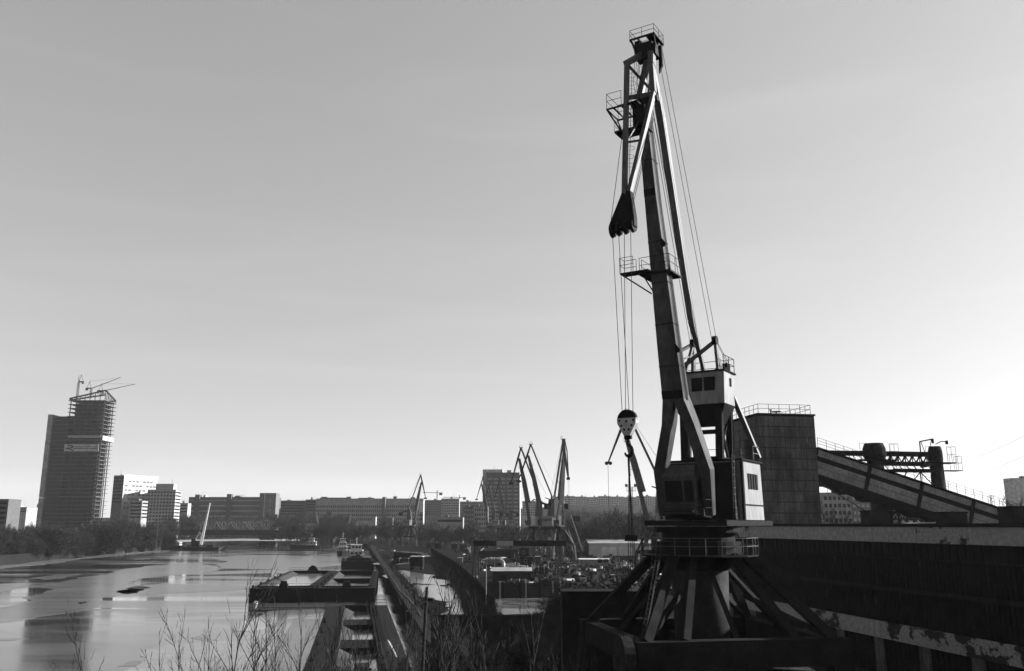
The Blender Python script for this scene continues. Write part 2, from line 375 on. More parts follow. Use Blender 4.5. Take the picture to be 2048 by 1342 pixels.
def main_crane():
    g = thing('portal_crane', 'huge portal crane nearest the camera, with driver cabin and hanging hook', 'crane', CC, CA, 'portal cranes along the river port')
    D, K, BP = M('dark_steel'), M('black_steel'), M('boom_paint')
    portal_a = math.atan2(qv.y, qv.x) - CA           # portal stands square to the rails
    rot = Matrix.Rotation(portal_a, 3, 'Z')
    T = lambda x, y, z: rot @ V((x, y, z))            # x along the rails (away), y towards the river
    hw, hl = 6.4, 6.2
    for sx in (-1,1):
        for sy in (-1,1):
            m_ = MB(); m_.bar(T(sx*(hw+.9),sy*(hl+.7),.9),T(sx*hw,sy*hl,5.8),.7,.9,1.3,1.3,side=T(1,0,0))
            m_.bar(T(sx*hw-sx*3.0,sy*hl,.9),T(sx*hw,sy*hl,5.8),.5,.5,side=T(1,0,0))
            m_.hexa([T(sx*hw-2.2,sy*(hl+.7)-.45,.25),T(sx*hw+2.2,sy*(hl+.7)-.45,.25),T(sx*hw+2.2,sy*(hl+.7)+.45,.25),T(sx*hw-2.2,sy*(hl+.7)+.45,.25)],
                    [T(sx*hw-1.6,sy*(hl+.7)-.35,1.1),T(sx*hw+1.6,sy*(hl+.7)-.35,1.1),T(sx*hw+1.6,sy*(hl+.7)+.35,1.1),T(sx*hw-1.6,sy*(hl+.7)+.35,1.1)])
            leg = m_.build('portal_leg', D, g)
            m_ = MB()
            for dx in (-1.5,-.5,.5,1.5): m_.tube(T(sx*hw+dx,sy*(hl+.7)-.12,.35),T(sx*hw+dx,sy*(hl+.7)+.12,.35),.34,n=12)
            m_.build('wheel', M('rust'), leg)
    for s_ in (-1,1):
        m_ = MB(); m_.bar(T(s_*hw,-hl-.6,6.4),T(s_*hw,hl+.6,6.4),1.1,1.6,side=T(1,0,0)); m_.build('portal_beam', D, g)
        m_ = MB(); m_.bar(T(-hw+.7,s_*hl,6.4),T(hw-.7,s_*hl,6.4),1.0,1.45,side=T(0,1,0)); m_.build('portal_beam', D, g)
    for sx in (-1,1):
        for sy in (-1,1):
            m_ = MB(); m_.bar(T(sx*(hw-.1),sy*(hl-.1),7.1),T(sx*1.9,sy*2.5,12.0),.55,.6,side=T(1,0,0)); m_.build('portal_strut', D, g)
            m_ = MB(); m_.bar(T(sx*(hw-.1),sy*(hl-2.6),7.1),T(sx*2.4,sy*1.4,12.0),.5,.5,side=T(1,0,0)); m_.build('portal_strut', D, g)
    m_ = MB(); m_.tube(T(0,0,5.6),T(0,0,11.2),1.8,1.95,n=24); m_.build('centre_column', M('column_paint'), g, True)
    m_ = MB(); m_.tube(T(0,0,5.3),T(0,0,6.2),1.9,n=20); m_.bar(T(-hw+.6,0,5.9),T(hw-.6,0,5.9),.8,1.0); m_.bar(T(0,-hl+.6,5.9),T(0,hl-.6,5.9),.8,.95); m_.build('column_cross_beam', D, g)
    m_ = MB(); m_.tube((0,0,12.0),(0,0,12.9),2.9,n=28); m_.tube((0,0,12.9),(0,0,13.5),2.5,n=28); m_.tube((0,0,13.5),(0,0,13.9),3.0,n=28); m_.build('slewing_ring', K, g)
    for k, (a, c) in enumerate((((-hw,-hl,7),(hw*.2,-hl,11)),((-hw,hl,7),(-1.8,2.2,9.5)),((hw,-hl,7),(1.6,-2,9.6)),((-hw,0,6.4),(-1.4,0,11.6)),((0,hl,6.6),(0,1.4,11.6)),((0,-hl,6.6),(0,-1.4,11.6)))):
        m_ = MB(); m_.bar(T(*a),T(*(c if k else (-1.9,-2.3,9.4))),.32,.32); m_.build('portal_strut', D, g)
    m_ = MB(); m_.hexa([T(-2.4,-2.4,8.2),T(2.4,-2.4,8.2),T(2.4,2.4,8.2),T(-2.4,2.4,8.2)],[T(-2.9,-2.9,12),T(2.9,-2.9,12),T(2.9,2.9,12),T(-2.9,2.9,12)]) if False else m_.tube((0,0,11.0),(0,0,12.0),2.0,2.8,n=20); m_.build('column_flare', K, g)
    R8 = [T(4.0*math.cos(k*math.pi/6),4.0*math.sin(k*math.pi/6),12.05) for k in range(12)]
    m_ = MB(); m_.prism([p+V((0,0,-.12)) for p in R8],(0,0,.1)); wk = m_.build('walkway', K, g)
    m_ = MB(); m_.rail(R8, closed=True, r=.03, step=1.1); m_.build('railing', M('steel_paint'), wk)
    # stairs and a small lookout on the river side
    m_ = MB(); a = T(-3.0,4.0,12.0); c = T(-6.0,6.2,7.2)
    for s_ in (-.35,.35): m_.bar(a+T(s_,0,0),c+T(s_,0,0),.05,.25)
    for k in range(18):
        p = a.lerp(c,k/17); m_.bar(p+T(-.35,0,0),p+T(.35,0,0),.2,.04)
    for s_ in (-.35,.35): m_.tube(a+T(s_,0,1),c+T(s_,0,1),.025,n=4)
    m_.build('stairs', K, g)
    m_ = MB()
    for k, (uu, vv) in enumerate(((1470,1068),(1498,1068))): pass
    for k in range(9):
        p = T(-hw+.2,hl+1.0,6.2); m_.tube(p+V((random.uniform(-.9,.9),random.uniform(-.9,.9),random.uniform(-1,1.4))),p+V((random.uniform(-.9,.9),random.uniform(-.9,.9),random.uniform(-1,1.4))),.06,n=5)
    m_.tube(T(-hw,hl+.9,6.3),T(-hw,hl+1.5,6.3),1.2,n=18); m_.tube(T(-hw,hl+1.5,6.3),T(-hw,hl+1.6,6.3),1.35,n=18); m_.build('cable_reel', M('rust'), g)
    # turntable floor
    m_ = MB(); m_.box(-7.4,3.4,-2.5,3.2,13.95,14.3); m_.build('turntable_deck', K, g)
    # machine house
    m_ = MB()
    zb, zt = 14.35, 18.45
    m_.hexa([(-6.0,-2.7,zb),(-1.1,-2.7,zb),(-1.1,3.0,zb),(-6.0,3.0,zb)],[(-6.0,-2.7,zt),(-1.3,-2.7,zt),(-1.3,2.9,zt),(-6.0,2.9,zt)])
    mh = m_.build('machine_house', M('white_paint'), g)
    m_ = MB(); 
    for k in range(4): m_.box(-3.0-k*.62,-2.6-k*.62,2.88,3.0,16.5,17.6)
    m_.build('louvre_window', M('glass_dark'), mh)
    m_ = MB(); m_.box(-6.05,-1.0,2.96,3.04,15.35,15.43); m_.box(-6.2,-1.1,-2.8,3.05,18.46,18.58); m_.box(-1.35,-1.05,2.9,3.06,14.35,18.4); m_.build('trim', M('dark_steel'), mh)
    m_ = MB(); m_.rail([(-6.0,2.9,18.58),(-6.0,-2.6,18.58)],r=.03); m_.rail([(-6.0,2.9,18.58),(-4.4,2.9,18.58)],r=.03); m_.build('railing', M('steel_paint'), mh)
    # front wall of the house and lower engine box, shade put into the dark colour
    m_ = MB(); m_.hexa([(-1.0,-2.4,14.35),(-.2,-2.4,14.35),(-.2,2.7,14.35),(-1.0,2.7,14.35)],[(-1.2,-2.4,18.3),(-.6,-2.4,18.3),(-.6,2.5,18.3),(-1.2,2.5,18.3)]); m_.build('shade_dark_housing', M('dark_steel'), g)
    m_ = MB()
    for k in range(9): m_.box(-.5,-.1,2.55,2.7,14.7+k*.45,14.74+k*.45)
    for s_ in (2.55,2.7): m_.bar((-.15,s_,14.4),(-.45,s_,18.8),.03)
    m_.build('ladder', M('steel_paint'), g)
    # driver's cabin
    m_ = MB(); m_.hexa([(.2,-1.15,14.4),(3.1,-1.15,14.7),(3.1,1.15,14.7),(.2,1.15,14.4)],[(.2,-1.15,17.2),(3.5,-1.15,17.2),(3.5,1.15,17.2),(.2,1.15,17.2)])
    m_.hexa([(.2,-1.15,17.2),(3.5,-1.15,17.2),(3.5,1.15,17.2),(.2,1.15,17.2)],[(.2,-.9,18.0),(2.6,-.9,18.0),(2.6,.9,18.0),(.2,.9,18.0)])
    cab = m_.build('cabin', M('house_paint'), g)
    m_ = MB(); m_.hexa([(3.2,-.95,15.5),(3.26,-.95,15.5),(3.26,.25,15.5),(3.2,.25,15.5)],[(3.42,-.95,16.9),(3.48,-.95,16.9),(3.48,.25,16.9),(3.42,.25,16.9)]); m_.build('window', M('glass_dark'), cab)
    m_ = MB(); m_.hexa([(3.2,.4,15.5),(3.26,.4,15.5),(3.26,1.0,15.5),(3.2,1.0,15.5)],[(3.42,.4,16.9),(3.48,.4,16.9),(3.48,1.0,16.9),(3.42,1.0,16.9)]); m_.build('window', M('glass_dark'), cab)
    m_ = MB(); m_.hexa([(1.0,1.15,15.4),(2.8,1.15,15.4),(2.8,1.2,15.4),(1.0,1.2,15.4)],[(1.0,1.15,16.9),(2.9,1.15,16.9),(2.9,1.2,16.9),(1.0,1.2,16.9)]); m_.build('window', M('glass_dark'), cab)
    m_ = MB(); m_.bar((3.5,-1.0,14.9),(3.5,1.0,14.9),.3,.08); m_.rail([(3.5,-1.1,14.8),(3.5,1.1,14.8)],h=.5,r=.025); m_.box(2.6,3.6,1.2,1.9,14.5,14.56); m_.rail([(3.6,1.2,14.55),(3.6,1.9,14.55),(2.4,1.9,14.55)],r=.025); m_.build('bumper', K, cab)
    # mast behind the boom
    m_ = MB()
    for s_ in (-1,1):
        m_.bar((-1.4,s_*1.25,14.3),(-1.9,s_*1.35,22.4),.5,.45); m_.bar((-4.2,s_*1.25,18.6),(-3.7,s_*1.5,22.8),.45,.45)
        m_.bar((-1.6,s_*1.2,18.7),(-3.8,s_*1.3,21.6),.18,.18); m_.bar((-3.9,s_*1.2,18.7),(-1.9,s_*1.3,21.6),.18,.18)
    m_.box(-4.2,-1.3,-1.4,1.4,18.62,18.8); m_.bar((-1.75,-1.3,20.6),(-1.75,1.3,20.6),.3); m_.build('mast', D, g)
    m_ = MB(); m_.bar((-4.0,1.75,23.4),(-6.0,2.85,18.9),.34,.3); m_.bar((-4.0,-1.75,23.4),(-6.0,-2.6,18.58),.34,.3); m_.build('back_stay', M('steel_paint'), g)
    m_ = MB(); m_.hexa([(-3.9,-1.3,21.2),(-2.2,-1.3,21.2),(-2.2,1.3,21.2),(-3.9,1.3,21.2)],[(-3.9,-2.0,22.6),(-1.5,-2.0,22.6),(-1.5,1.9,22.6),(-3.9,1.9,22.6)]); m_.build('counterweight', K, g)
    m_ = MB(); m_.hexa([(-3.9,-2.0,22.62),(-1.5,-2.0,22.62),(-1.5,1.9,22.62),(-3.9,1.9,22.62)],[(-4.1,-2.0,25.0),(-1.7,-2.0,25.0),(-1.7,1.9,25.0),(-4.1,1.9,25.0)])
    wh = m_.build('winch_house', M('white_paint'), g)
    m_ = MB(); m_.box(-1.66,-1.55,-.55,.25,23.6,24.6); m_.build('window', M('glass_dark'), wh)
    m_ = MB(); m_.box(-1.66,-1.55,.4,1.2,23.6,24.6); m_.build('window', M('glass_dark'), wh)
    m_ = MB(); m_.box(-3.2,-2.9,1.88,1.96,24.0,24.6); m_.build('vent', M('dark_steel'), wh)
    m_ = MB(); m_.box(-4.3,-1.6,-2.1,2.0,25.0,25.12); m_.rail([(-1.7,-2.0,25.1),(-4.2,-2.0,25.1),(-4.2,1.9,25.1),(-1.7,1.9,25.1)],r=.028); m_.tube((-3.2,.9,25.1),(-3.2,1.6,25.5),.35,n=10); m_.box(-3.9,-3.2,1.0,1.7,25.1,25.8); m_.build('roof_deck', D, wh)
    # A frames for the rope sheaves
    s1 = loc(1386,688,-.9); s2 = loc(1430,682,1.2)
    for s_, pl in ((s1, -1.1), (s2, 1.4)):
        m_ = MB(); m_.bar((-1.9,pl,25.1),s_,.2,.2); m_.bar((s_.x-.6,pl,25.1),s_,.22,.22); m_.bar((-1.6,-1.85,25.1) if pl > 0 else (-.9,-2.0,26.2),s_,.24,.2); m_.bar((s_.x-.2,pl,25.1),s_+V((0,-.0,0)),.22,.22)
        m_.bar(s_+V((.2,0,-.9)),V((-1.9,pl,26.2)),.1)
        af = m_.build('sheave_frame', M('steel_paint'), g)
        m_ = MB(); m_.tube(s_+V((0,-.16,.05)),s_+V((0,.16,.05)),.33,n=14); m_.build('sheave', K, af)
    # boom
    m_ = MB()
    S = [loc(1346,800),loc(1333,690),loc(1322,590),loc(1311,490),loc(1301,400),loc(1291,300),loc(1285,235)]
    W = [1.52,1.36,1.20,1.02,.86,.76,.66]
    curvy_boom(m_, [(p.x,0,p.z,w_,1.15-.05*i) for i,(p,w_) in enumerate(zip(S,W))])
    K0, K1 = loc(1355,848), S[0]
    for s_ in (-1,1):
        curvy_boom(m_, [(2.2,s_*1.62,14.6,.55,.6),(2.7,s_*1.62,17.6,.78,.9),(K0.x,s_*.78,K0.z,.74,1.1),(K1.x,s_*.38,K1.z,.76,1.15)])
    bo = m_.build('boom', BP, g)
    for z0, hh in ((22.4,.55),(36.1,.5)):
        m_ = MB()
        for i in range(len(S)-1):
            if S[i].z <= z0 <= S[i+1].z:
                f_ = (z0-S[i].z)/(S[i+1].z-S[i].z); p = S[i].lerp(S[i+1],f_); q_ = S[i].lerp(S[i+1],min(1,f_+hh/(S[i+1].z-S[i].z))); ww = W[i]+(W[i+1]-W[i])*f_
                m_.hexa([p+V((-.02,-ww/2-.006,0)),p+V((.012,-ww/2-.006,0)),p+V((.012,ww/2-.01,0)),p+V((-.02,ww/2-.01,0))],[q_+V((-.02,-ww/2-.006,0)),q_+V((.012,-ww/2-.006,0)),q_+V((.012,ww/2-.01,0)),q_+V((-.02,ww/2-.01,0))])
        m_.build('dark_band', K, bo)
    for z0 in (24.6,27.4,30.2,33.0,38.6):
        for i in range(len(S)-1):
            if S[i].z <= z0 <= S[i+1].z:
                f_ = (z0-S[i].z)/(S[i+1].z-S[i].z); p = S[i].lerp(S[i+1],f_); ww = (W[i]+(W[i+1]-W[i])*f_)/2
                m_ = MB(); m_.box(p.x-1.05,p.x+.02,-ww-.02,ww+.02,p.z-.035,p.z+.035); m_.build('weld_seam', M('rust'), bo)
    m_ = MB(); m_.path([S[i]+V((-.5,W[i]/2+.06,0)) for i in range(len(S))],.035,n=5); m_.path([S[i]+V((-.7,W[i]/2+.06,0)) for i in range(len(S))],.02,n=5); m_.build('cable_conduit', K, bo)
    for (uu, vv, yy) in ((1330,488,.62),(1358,700,.72)):
        p = loc(uu-8,vv,yy); m_ = MB(); m_.prism([p+V((0,0,.5)),p+V((0,.35,0)),p+V((0,.3,-.15)),p+V((0,0,-.2))],(-.12,0,0)); m_.build('lug', K, bo)
    # rungs up the river side of the boom
    m_ = MB()
    for k in range(46):
        z0 = 23+k*.4
        for i in range(len(S)-1):
            if S[i].z <= z0 <= S[i+1].z:
                f_ = (z0-S[i].z)/(S[i+1].z-S[i].z); p = S[i].lerp(S[i+1],f_); ww = W[i]+(W[i+1]-W[i])*f_
                m_.bar(p+V((-.4,-ww/2-.08,0)),p+V((-.8,-ww/2-.08,0)),.03,.03)
                break
    m_.build('rungs', K, bo)
    # boom platform
    a = loc(1290,535,-.6); zf = loc(1320,545).z; x0 = loc(1320,545).x
    m_ = MB(); m_.box(x0-1.7,x0+.5,-1.35,.95,zf-.12,zf); m_.box(x0+.1,x0+.9,-2.6,-.5,zf+.02,zf+.12)
    m_.bar((x0+.5,-2.5,zf),(x0+.3,-.55,zf-1.5),.09,.09); m_.bar((x0-.3,-1.3,zf-.05),(x0-.1,-.5,zf-1.4),.08)
    pf = m_.build('platform', K, g)
    m_ = MB(); m_.rail([(x0+.5,-1.3,zf),(x0+.5,.9,zf),(x0-1.6,.9,zf)],r=.022,step=1.1); m_.rail([(x0-1.6,-1.3,zf),(x0+.1,-1.3,zf)],r=.022); m_.rail([(x0+.9,-1.6,zf+.1),(x0+.9,-2.6,zf+.1),(x0+.1,-2.6,zf+.1),(x0+.1,-1.7,zf+.1)],r=.022); m_.build('railing', K, pf)
    # head frame above the boom: two cheeks to the pivot
    piv = loc(1287,200); tail = loc(1296,100); nt_ = loc(1251,392); no_ = loc(1245,455)
    m_ = MB()
    m_.hexa([S[-1]+V((0,-.33,0)),S[-1]+V((0,.33,0)),S[-1]+V((-.75,.33,0)),S[-1]+V((-.75,-.33,0))],[piv+V((.1,-.62,.1)),piv+V((.1,.55,.1)),piv+V((-.6,.55,.1)),piv+V((-.6,-.62,.1))])
    m_.tube(piv+V((-.2,-1.0,0)),piv+V((-.2,1.0,0)),.24,n=12); m_.build('boom_head', K, g)
    # trunk (fly jib) hanging from the pivot
    a0 = loc(1254,128,-.92); a1 = loc(1249,392,-.1); b0 = loc(1303,130,.55); b1 = loc(1307,185,.78); b2 = loc(1258,388,.12)
    m_ = MB(); m_.bar(a0,a1,.27,.36); m_.bar(b1,b2,.27,.36); m_.bar(b0,b1,.36,.4); m_.bar(a0+V((0,-.1,.05)),tail+V((0,-.25,-.15)),.36,.4)
    m_.bar(b0,tail+V((0,.3,.1)),.42,.5)
    m_.bar(a0,b1,.18,.18); m_.bar(loc(1254,196,-.86),b1+V((0,0,-.1)),.22,.3); m_.bar(loc(1252,285,-.5),loc(1284,280,.35),.14,.14); m_.bar(loc(1252,285,-.5),piv+V((0,.5,-.3)),.1,.1)
    m_.bar(piv+V((-.1,-.35,.2)),tail+V((-.2,-.1,-.4)),.4,.34); m_.bar(piv+V((-.1,.3,0)),tail+V((-.2,.3,-.6)),.16,.16)
    tr = m_.build('trunk', M('steel_paint'), g)
    m_ = MB(); c = no_
    hw_ = .78
    m_.prism([a1+V((.15,-.12,.2)),b2+V((.15,.14,.2)),c+V((.3,hw_*1.2,.45)),c+V((.3,hw_*1.2,-.1)),c+V((.3,-hw_*1.0,-.25)),c+V((.3,-hw_*1.0,.25))],(-.5,0,0)); m_.build('nose_plate', K, tr)
    m_ = MB()
    for i, yy in enumerate((-.62,-.18,.3,.78)):
        m_.tube(c+V((.05,yy-.07,-.12+.04*i)),c+V((.05,yy+.07,-.12+.04*i)),.42,n=16); m_.tube(c+V((.05,yy-.11,-.12+.04*i)),c+V((.05,yy-.07,-.12+.04*i)),.48,n=16)
    m_.build('nose_sheave', K, tr)
    # tail block
    m_ = MB(); m_.box(tail.x-.5,tail.x+.5,-.85,.75,tail.z-.7,tail.z+.15); m_.box(tail.x-.2,tail.x+.5,-.8,-.45,tail.z+.1,tail.z+.65); m_.tube(tail+V((-.5,.35,.1)),tail+V((-.5,.75,.1)),.45,n=14); m_.tube(tail+V((.1,-.5,.2)),tail+V((.1,.5,.2)),.4,n=14)
    m_.prism([tail+V((-.5,.6,.4)),tail+V((-.2,.95,.2)),tail+V((-.4,.9,-1.2)),tail+V((-.4,.6,-1.8))],(-.2,0,0)); m_.build('tail_block', K, tr)
    zt = tail.z+.62
    m_ = MB()
    for x_ in (-.9,.9): m_.bar((tail.x+x_,-1.0,zt),(tail.x+x_,.85,zt),.1,.12)
    for y_ in (-1.0,-.4,.25,.85): m_.bar((tail.x-.9,y_,zt),(tail.x+.9,y_,zt),.1,.12)
    for y_ in (-.9,.8):
        m_.bar((tail.x+.9,y_,zt),(tail.x+.3,y_*.9,tail.z-.2),.1); m_.bar((tail.x-.9,y_,zt),(tail.x-.3,y_*.9,tail.z-.2),.1)
    m_.box(tail.x-.85,tail.x+.85,.3,.8,zt-.02,zt+.03)
    pf = m_.build('platform', K, tr)
    m_ = MB(); m_.rail([(tail.x+.9,.85,zt),(tail.x+.9,-1.0,zt),(tail.x-.9,-1.0,zt),(tail.x-.9,.85,zt)],h=.75,r=.02,step=1.2,closed=True); m_.build('railing', K, pf)
    # service platform beside the boom head
    zz = loc(1250,225,-1).z; xx = loc(1250,225,-1).x-.3
    m_ = MB(); 
    for x_ in (-1.0,.9): m_.bar((xx+x_,-2.1,zz+.25),(xx+x_,.2,zz+.25),.1,.1)
    for y_ in (-2.1,-1.6,-1.0,-.4,.2): m_.bar((xx-1,y_,zz+.25),(xx+.9,y_,zz+.25),.09,.09)
    m_.bar((xx+.9,-2.1,zz+.25),(xx+.2,-1.3,zz-1.4),.09); m_.bar((xx-.8,-2.1,zz+.25),(xx+.2,-1.3,zz-1.4),.09)
    m_.box(xx-.6,xx+.6,-1.7,-.3,zz-1.5,zz-1.35); m_.box(xx-1.0,xx+.4,-.4,.5,zz-1.3,zz+.2)
    pf = m_.build('platform', K, g)
    m_ = MB(); m_.rail([(xx+.9,-1.0,zz+.3),(xx+.9,-2.1,zz+.3),(xx-1.0,-2.1,zz+.3),(xx-1.0,0,zz+.3)],r=.02); m_.rail([(xx+.6,-1.7,zz-1.4),(xx-.6,-1.7,zz-1.4)],r=.015,h=.9); m_.build('railing', K, pf)
    # ladder tangle in the trunk
    m_ = MB()
    for y_ in (-.62,-.3): m_.bar(loc(1264,140,y_),loc(1258,370,y_*.3),.03,.03)
    for k in range(34):
        a = loc(1264,140,-.62).lerp(loc(1258,370,-.19),k/33); c2 = loc(1264,140,-.3).lerp(loc(1258,370,-.09),k/33); m_.bar(a,c2,.025,.025)
    for k in range(12):
        a = loc(1264,140,-.46).lerp(loc(1258,370,-.14),k/14+.05); m_.path([a+V((.35*math.cos(t),.3*math.sin(t),0)) for t in [j*.7 for j in range(9)]],.014,n=3)
    for k in range(5):
        a = loc(1270+k*3,120,-.4+.2*k); c2 = loc(1268+k*5,250,-.3+.15*k); pts = [a.lerp(c2,j/6)+V((0,random.uniform(-.12,.12),0)) for j in range(7)]; m_.path(pts,.02,n=3)
    m_.build('ladder', K, tr)
    # tie rod
    e = loc(1408,742); st_ = loc(1306,140,.35)
    m_ = MB(); md = loc(1383,640); m_.bar(st_,loc(1322,235),.3,.4,.5,.62); m_.bar(loc(1322,235),md,.5,.62,.42,.55); m_.bar(md,e,.42,.55,.2,.25); m_.build('tie_rod', M('steel_paint'), g)
    # hoist ropes
    m_ = MB(); rr_ = .02
    for dy in (-.05,.3): m_.tube(tail+V((-.6,.55+dy,.1)),s2+V((0,dy-.2,.2)),rr_,n=4)
    for dy in (0,.18,.36): m_.tube(piv+V((-.2,.35+dy,-.5)),s1+V((.1,dy-.2,.2)),rr_,n=4)
    for dy in (0,.15): m_.tube(piv+V((-.3,.55+dy,-.8)),V((-1.9,.2+dy,24.9)),rr_,n=4)
    m_.tube(a0+V((.2,-.05,-3)),c+V((.35,-.65,.3)),rr_,n=4); m_.tube(b1+V((.3,.1,-2)),c+V((.35,.62,.3)),rr_,n=4); m_.tube(b1+V((.3,0,-2)),c+V((.35,.5,.3)),rr_,n=4)
    m_.tube(s2+V((-.3,0,0)),V((-3.6,1.6,25.8)),rr_,n=4); m_.tube(s2+V((-.1,0.1,0)),V((-3.3,1.8,25.8)),rr_,n=4)
    hk = V((c.x+.05,0,0)); hz_ = loc(1248,826).z
    for y0, y1 in ((-.66,-.34),(-.24,.12),(.16,-.12),(.6,.36)): m_.tube((c.x+.1,y0,c.z-.2),(hk.x,y1,hz_),rr_,n=4)
    m_.build('hoist_rope', M('rope'), g)
    # hook block
    hc = loc(1248,843,0); hx = hk.x
    m_ = MB(); zc = loc(1248,838).z
    pts = [(hx+.16,.62*math.cos(t),zc+.62*math.sin(t)) for t in [math.pi*k/14 for k in range(15)]]; m_.prism(pts,(-.3,0,0)); hb = m_.build('hook_block', K, g)
    m_ = MB(); m_.prism([(hx+.2,-.62,zc+.1),(hx+.2,.62,zc+.1),(hx+.2,.6,zc-.22),(hx+.2,.2,zc-.95),(hx+.2,-.2,zc-.95),(hx+.2,-.6,zc-.22)],(-.4,0,0)); m_.build('cheek_plate', M('corrugated'), hb)
    m_ = MB()
    for y_, z_ in ((-.45,-.05),(.45,-.05),(-.15,-.6),(.15,-.6),(0,-.1),(-.33,-.35),(.33,-.35)): m_.tube((hx+.2,y_,zc+z_),(hx+.24,y_,zc+z_),.07,n=8)
    m_.tube((hx,-.22,zc-1.05),(hx,.22,zc-1.05),.12,n=8); m_.tube((hx,0,zc-.95),(hx,0,zc-1.35),.09,n=8); m_.build('pin', K, hb)
    m_ = MB(); zk = zc-1.85; ang = [math.pi*.55-k*math.pi*1.45/14 for k in range(15)]
    prev = None
    for i, t in enumerate(ang):
        p = V((hx,.25*math.cos(t),zk+.33*math.sin(t))); rad = .055+.055*math.sin(math.pi*i/14)
        if prev: m_.tube(prev[0],p,prev[1],rad,n=8)
        prev = (p, rad)
    m_.tube((hx,0,zc-1.35),(hx,-.03,zk+.27),.07,.06,n=8); m_.build('hook', K, hb)
    return g, V((hx,0,zk-.3))
mc, hookp = main_crane()
hw0 = CC + cf*hookp.x + cy*hookp.y + V((0,0,hookp.z))
# slings hanging in the hook
sl = thing('lifting_slings', 'bundle of dark wire slings hanging from the hook of the nearest crane', 'slings', hw0)
m_ = MB(); m_.path([(0,0,.1),(0,.02,-.5),(.02,0,-1.2)],.07,n=6); m_.build('shackle', M('black_steel'), sl)
for k, (a, c) in enumerate(((-.16,-.22),(-.05,-.04),(.05,.08),(.18,.28),(.1,.2))):
    m_ = MB(); m_.path([(a*.2,0,-1.1),(a*.55,0,-3.0),(a,.02*k,-4.6),(c,.03*k,-8.6+.5*k)],.022,n=4); m_.build('wire', M('rope'), sl)
m_ = MB(); m_.box(-.36,.36,-.14,.14,-4.95,-4.6); m_.build('spreader', M('black_steel'), sl)
# ================================================================= CRANES FURTHER AWAY
fl = math.atan2(-.35, -1)          # facing left across the view
simple_crane('portal_crane', 'tall portal crane with splayed jib just left of the nearest crane, tilted trunk hanging left', R(77), 1308, 0, 262, R(180), 'steel_paint')
simple_crane('portal_crane', 'portal crane in the middle group with the highest sharp apex, facing left', R(79), 1092, 0, 372, R(176))
simple_crane('portal_crane', 'portal crane in the middle group standing left of the sharp apex, jib steep', R(80.5), 1068, 0, 392, R(188))
simple_crane('portal_crane', 'portal crane at the right of the middle group, jib nearly upright and facing right', R(82), 1116, 0, 358, R(-64))
simple_crane('portal_crane', 'small distant portal crane in front of the tall office slab, facing left', R(80.5), 981, 0, 640, R(178))
simple_crane('portal_crane', 'small distant portal crane right behind the one before the tall office slab', R(79.5), 996, 0, 690, R(176))
simple_crane('portal_crane', 'third small distant portal crane, closest to the middle group of tall cranes', R(81), 1014, 0, 660, R(182))
simple_crane('portal_crane', 'lone distant portal crane standing before the long office building, facing right', R(81.5), 824, 0, 612, R(-12))

# ================================================================= LONG INDUSTRIAL BUILDING ON THE RIGHT
LF = 43.0; s_a = 38.0
s_j = onL(1547, 1050, LF)[0]; s_end = 110.0
k0 = math.floor((s_j-s_a)/6); s_a = s_j-6*k0
nb = int((s_end-s_a)//6); s_end = s_a+6*nb
fac = thing('factory_building', 'long dark factory with ribbon glazing and pale concrete bands along the right edge', 'factory', QR(s_a, LF, 0), math.pi/2+QA)
Lx = s_end-s_a
m_ = MB(); m_.box(0,Lx,-34,-.5,0,13.85); m_.build('wall', M('concrete_dark'), fac)
m_ = MB(); m_.box(-.2,Lx+.2,-34.2,.12,13.88,14.12); rf = m_.build('roof', M('roof_felt'), fac)
def brk(mb, x0, x1, z0, z1, cols, y0, ms, rnd, gap=.07, hz=()):
    # one bay of glazing: frame bars and panes of mixed dirt
    w_ = (x1-x0)/cols
    for i in range(cols+1): mb.box(x0+i*w_-gap/2,x0+i*w_+gap/2,y0,y0+.09,z0,z1,0)
    zs = [z0]+list(hz)+[z1]
    for z in zs: mb.box(x0,x1,y0+.003,y0+.085,z-gap/2,z+gap/2,0)
    for i in range(cols):
        for a, c in zip(zs[:-1], zs[1:]):
            t = rnd.random(); mi = 1 if t < .8 else 2 if t < .98 else 3
            tilt = rnd.uniform(-.012,.012); xa, xb = x0+i*w_+.02, x0+(i+1)*w_-.02
            mb.face([(xa,y0+.03+tilt,a),(xb,y0+.03-tilt,a),(xb,y0+.03-tilt,c),(xa,y0+.03+tilt,c)],mi)
rnd = random.Random(3)
gm_ = [M('dark_steel'), M('glass_dark'), M('glass_mid'), M('glass_pale')]
m_ = MB(); m_.box(0,Lx,-.5,-.1,11.42,11.36+.1); m_.build('sill', M('dark_steel'), fac)
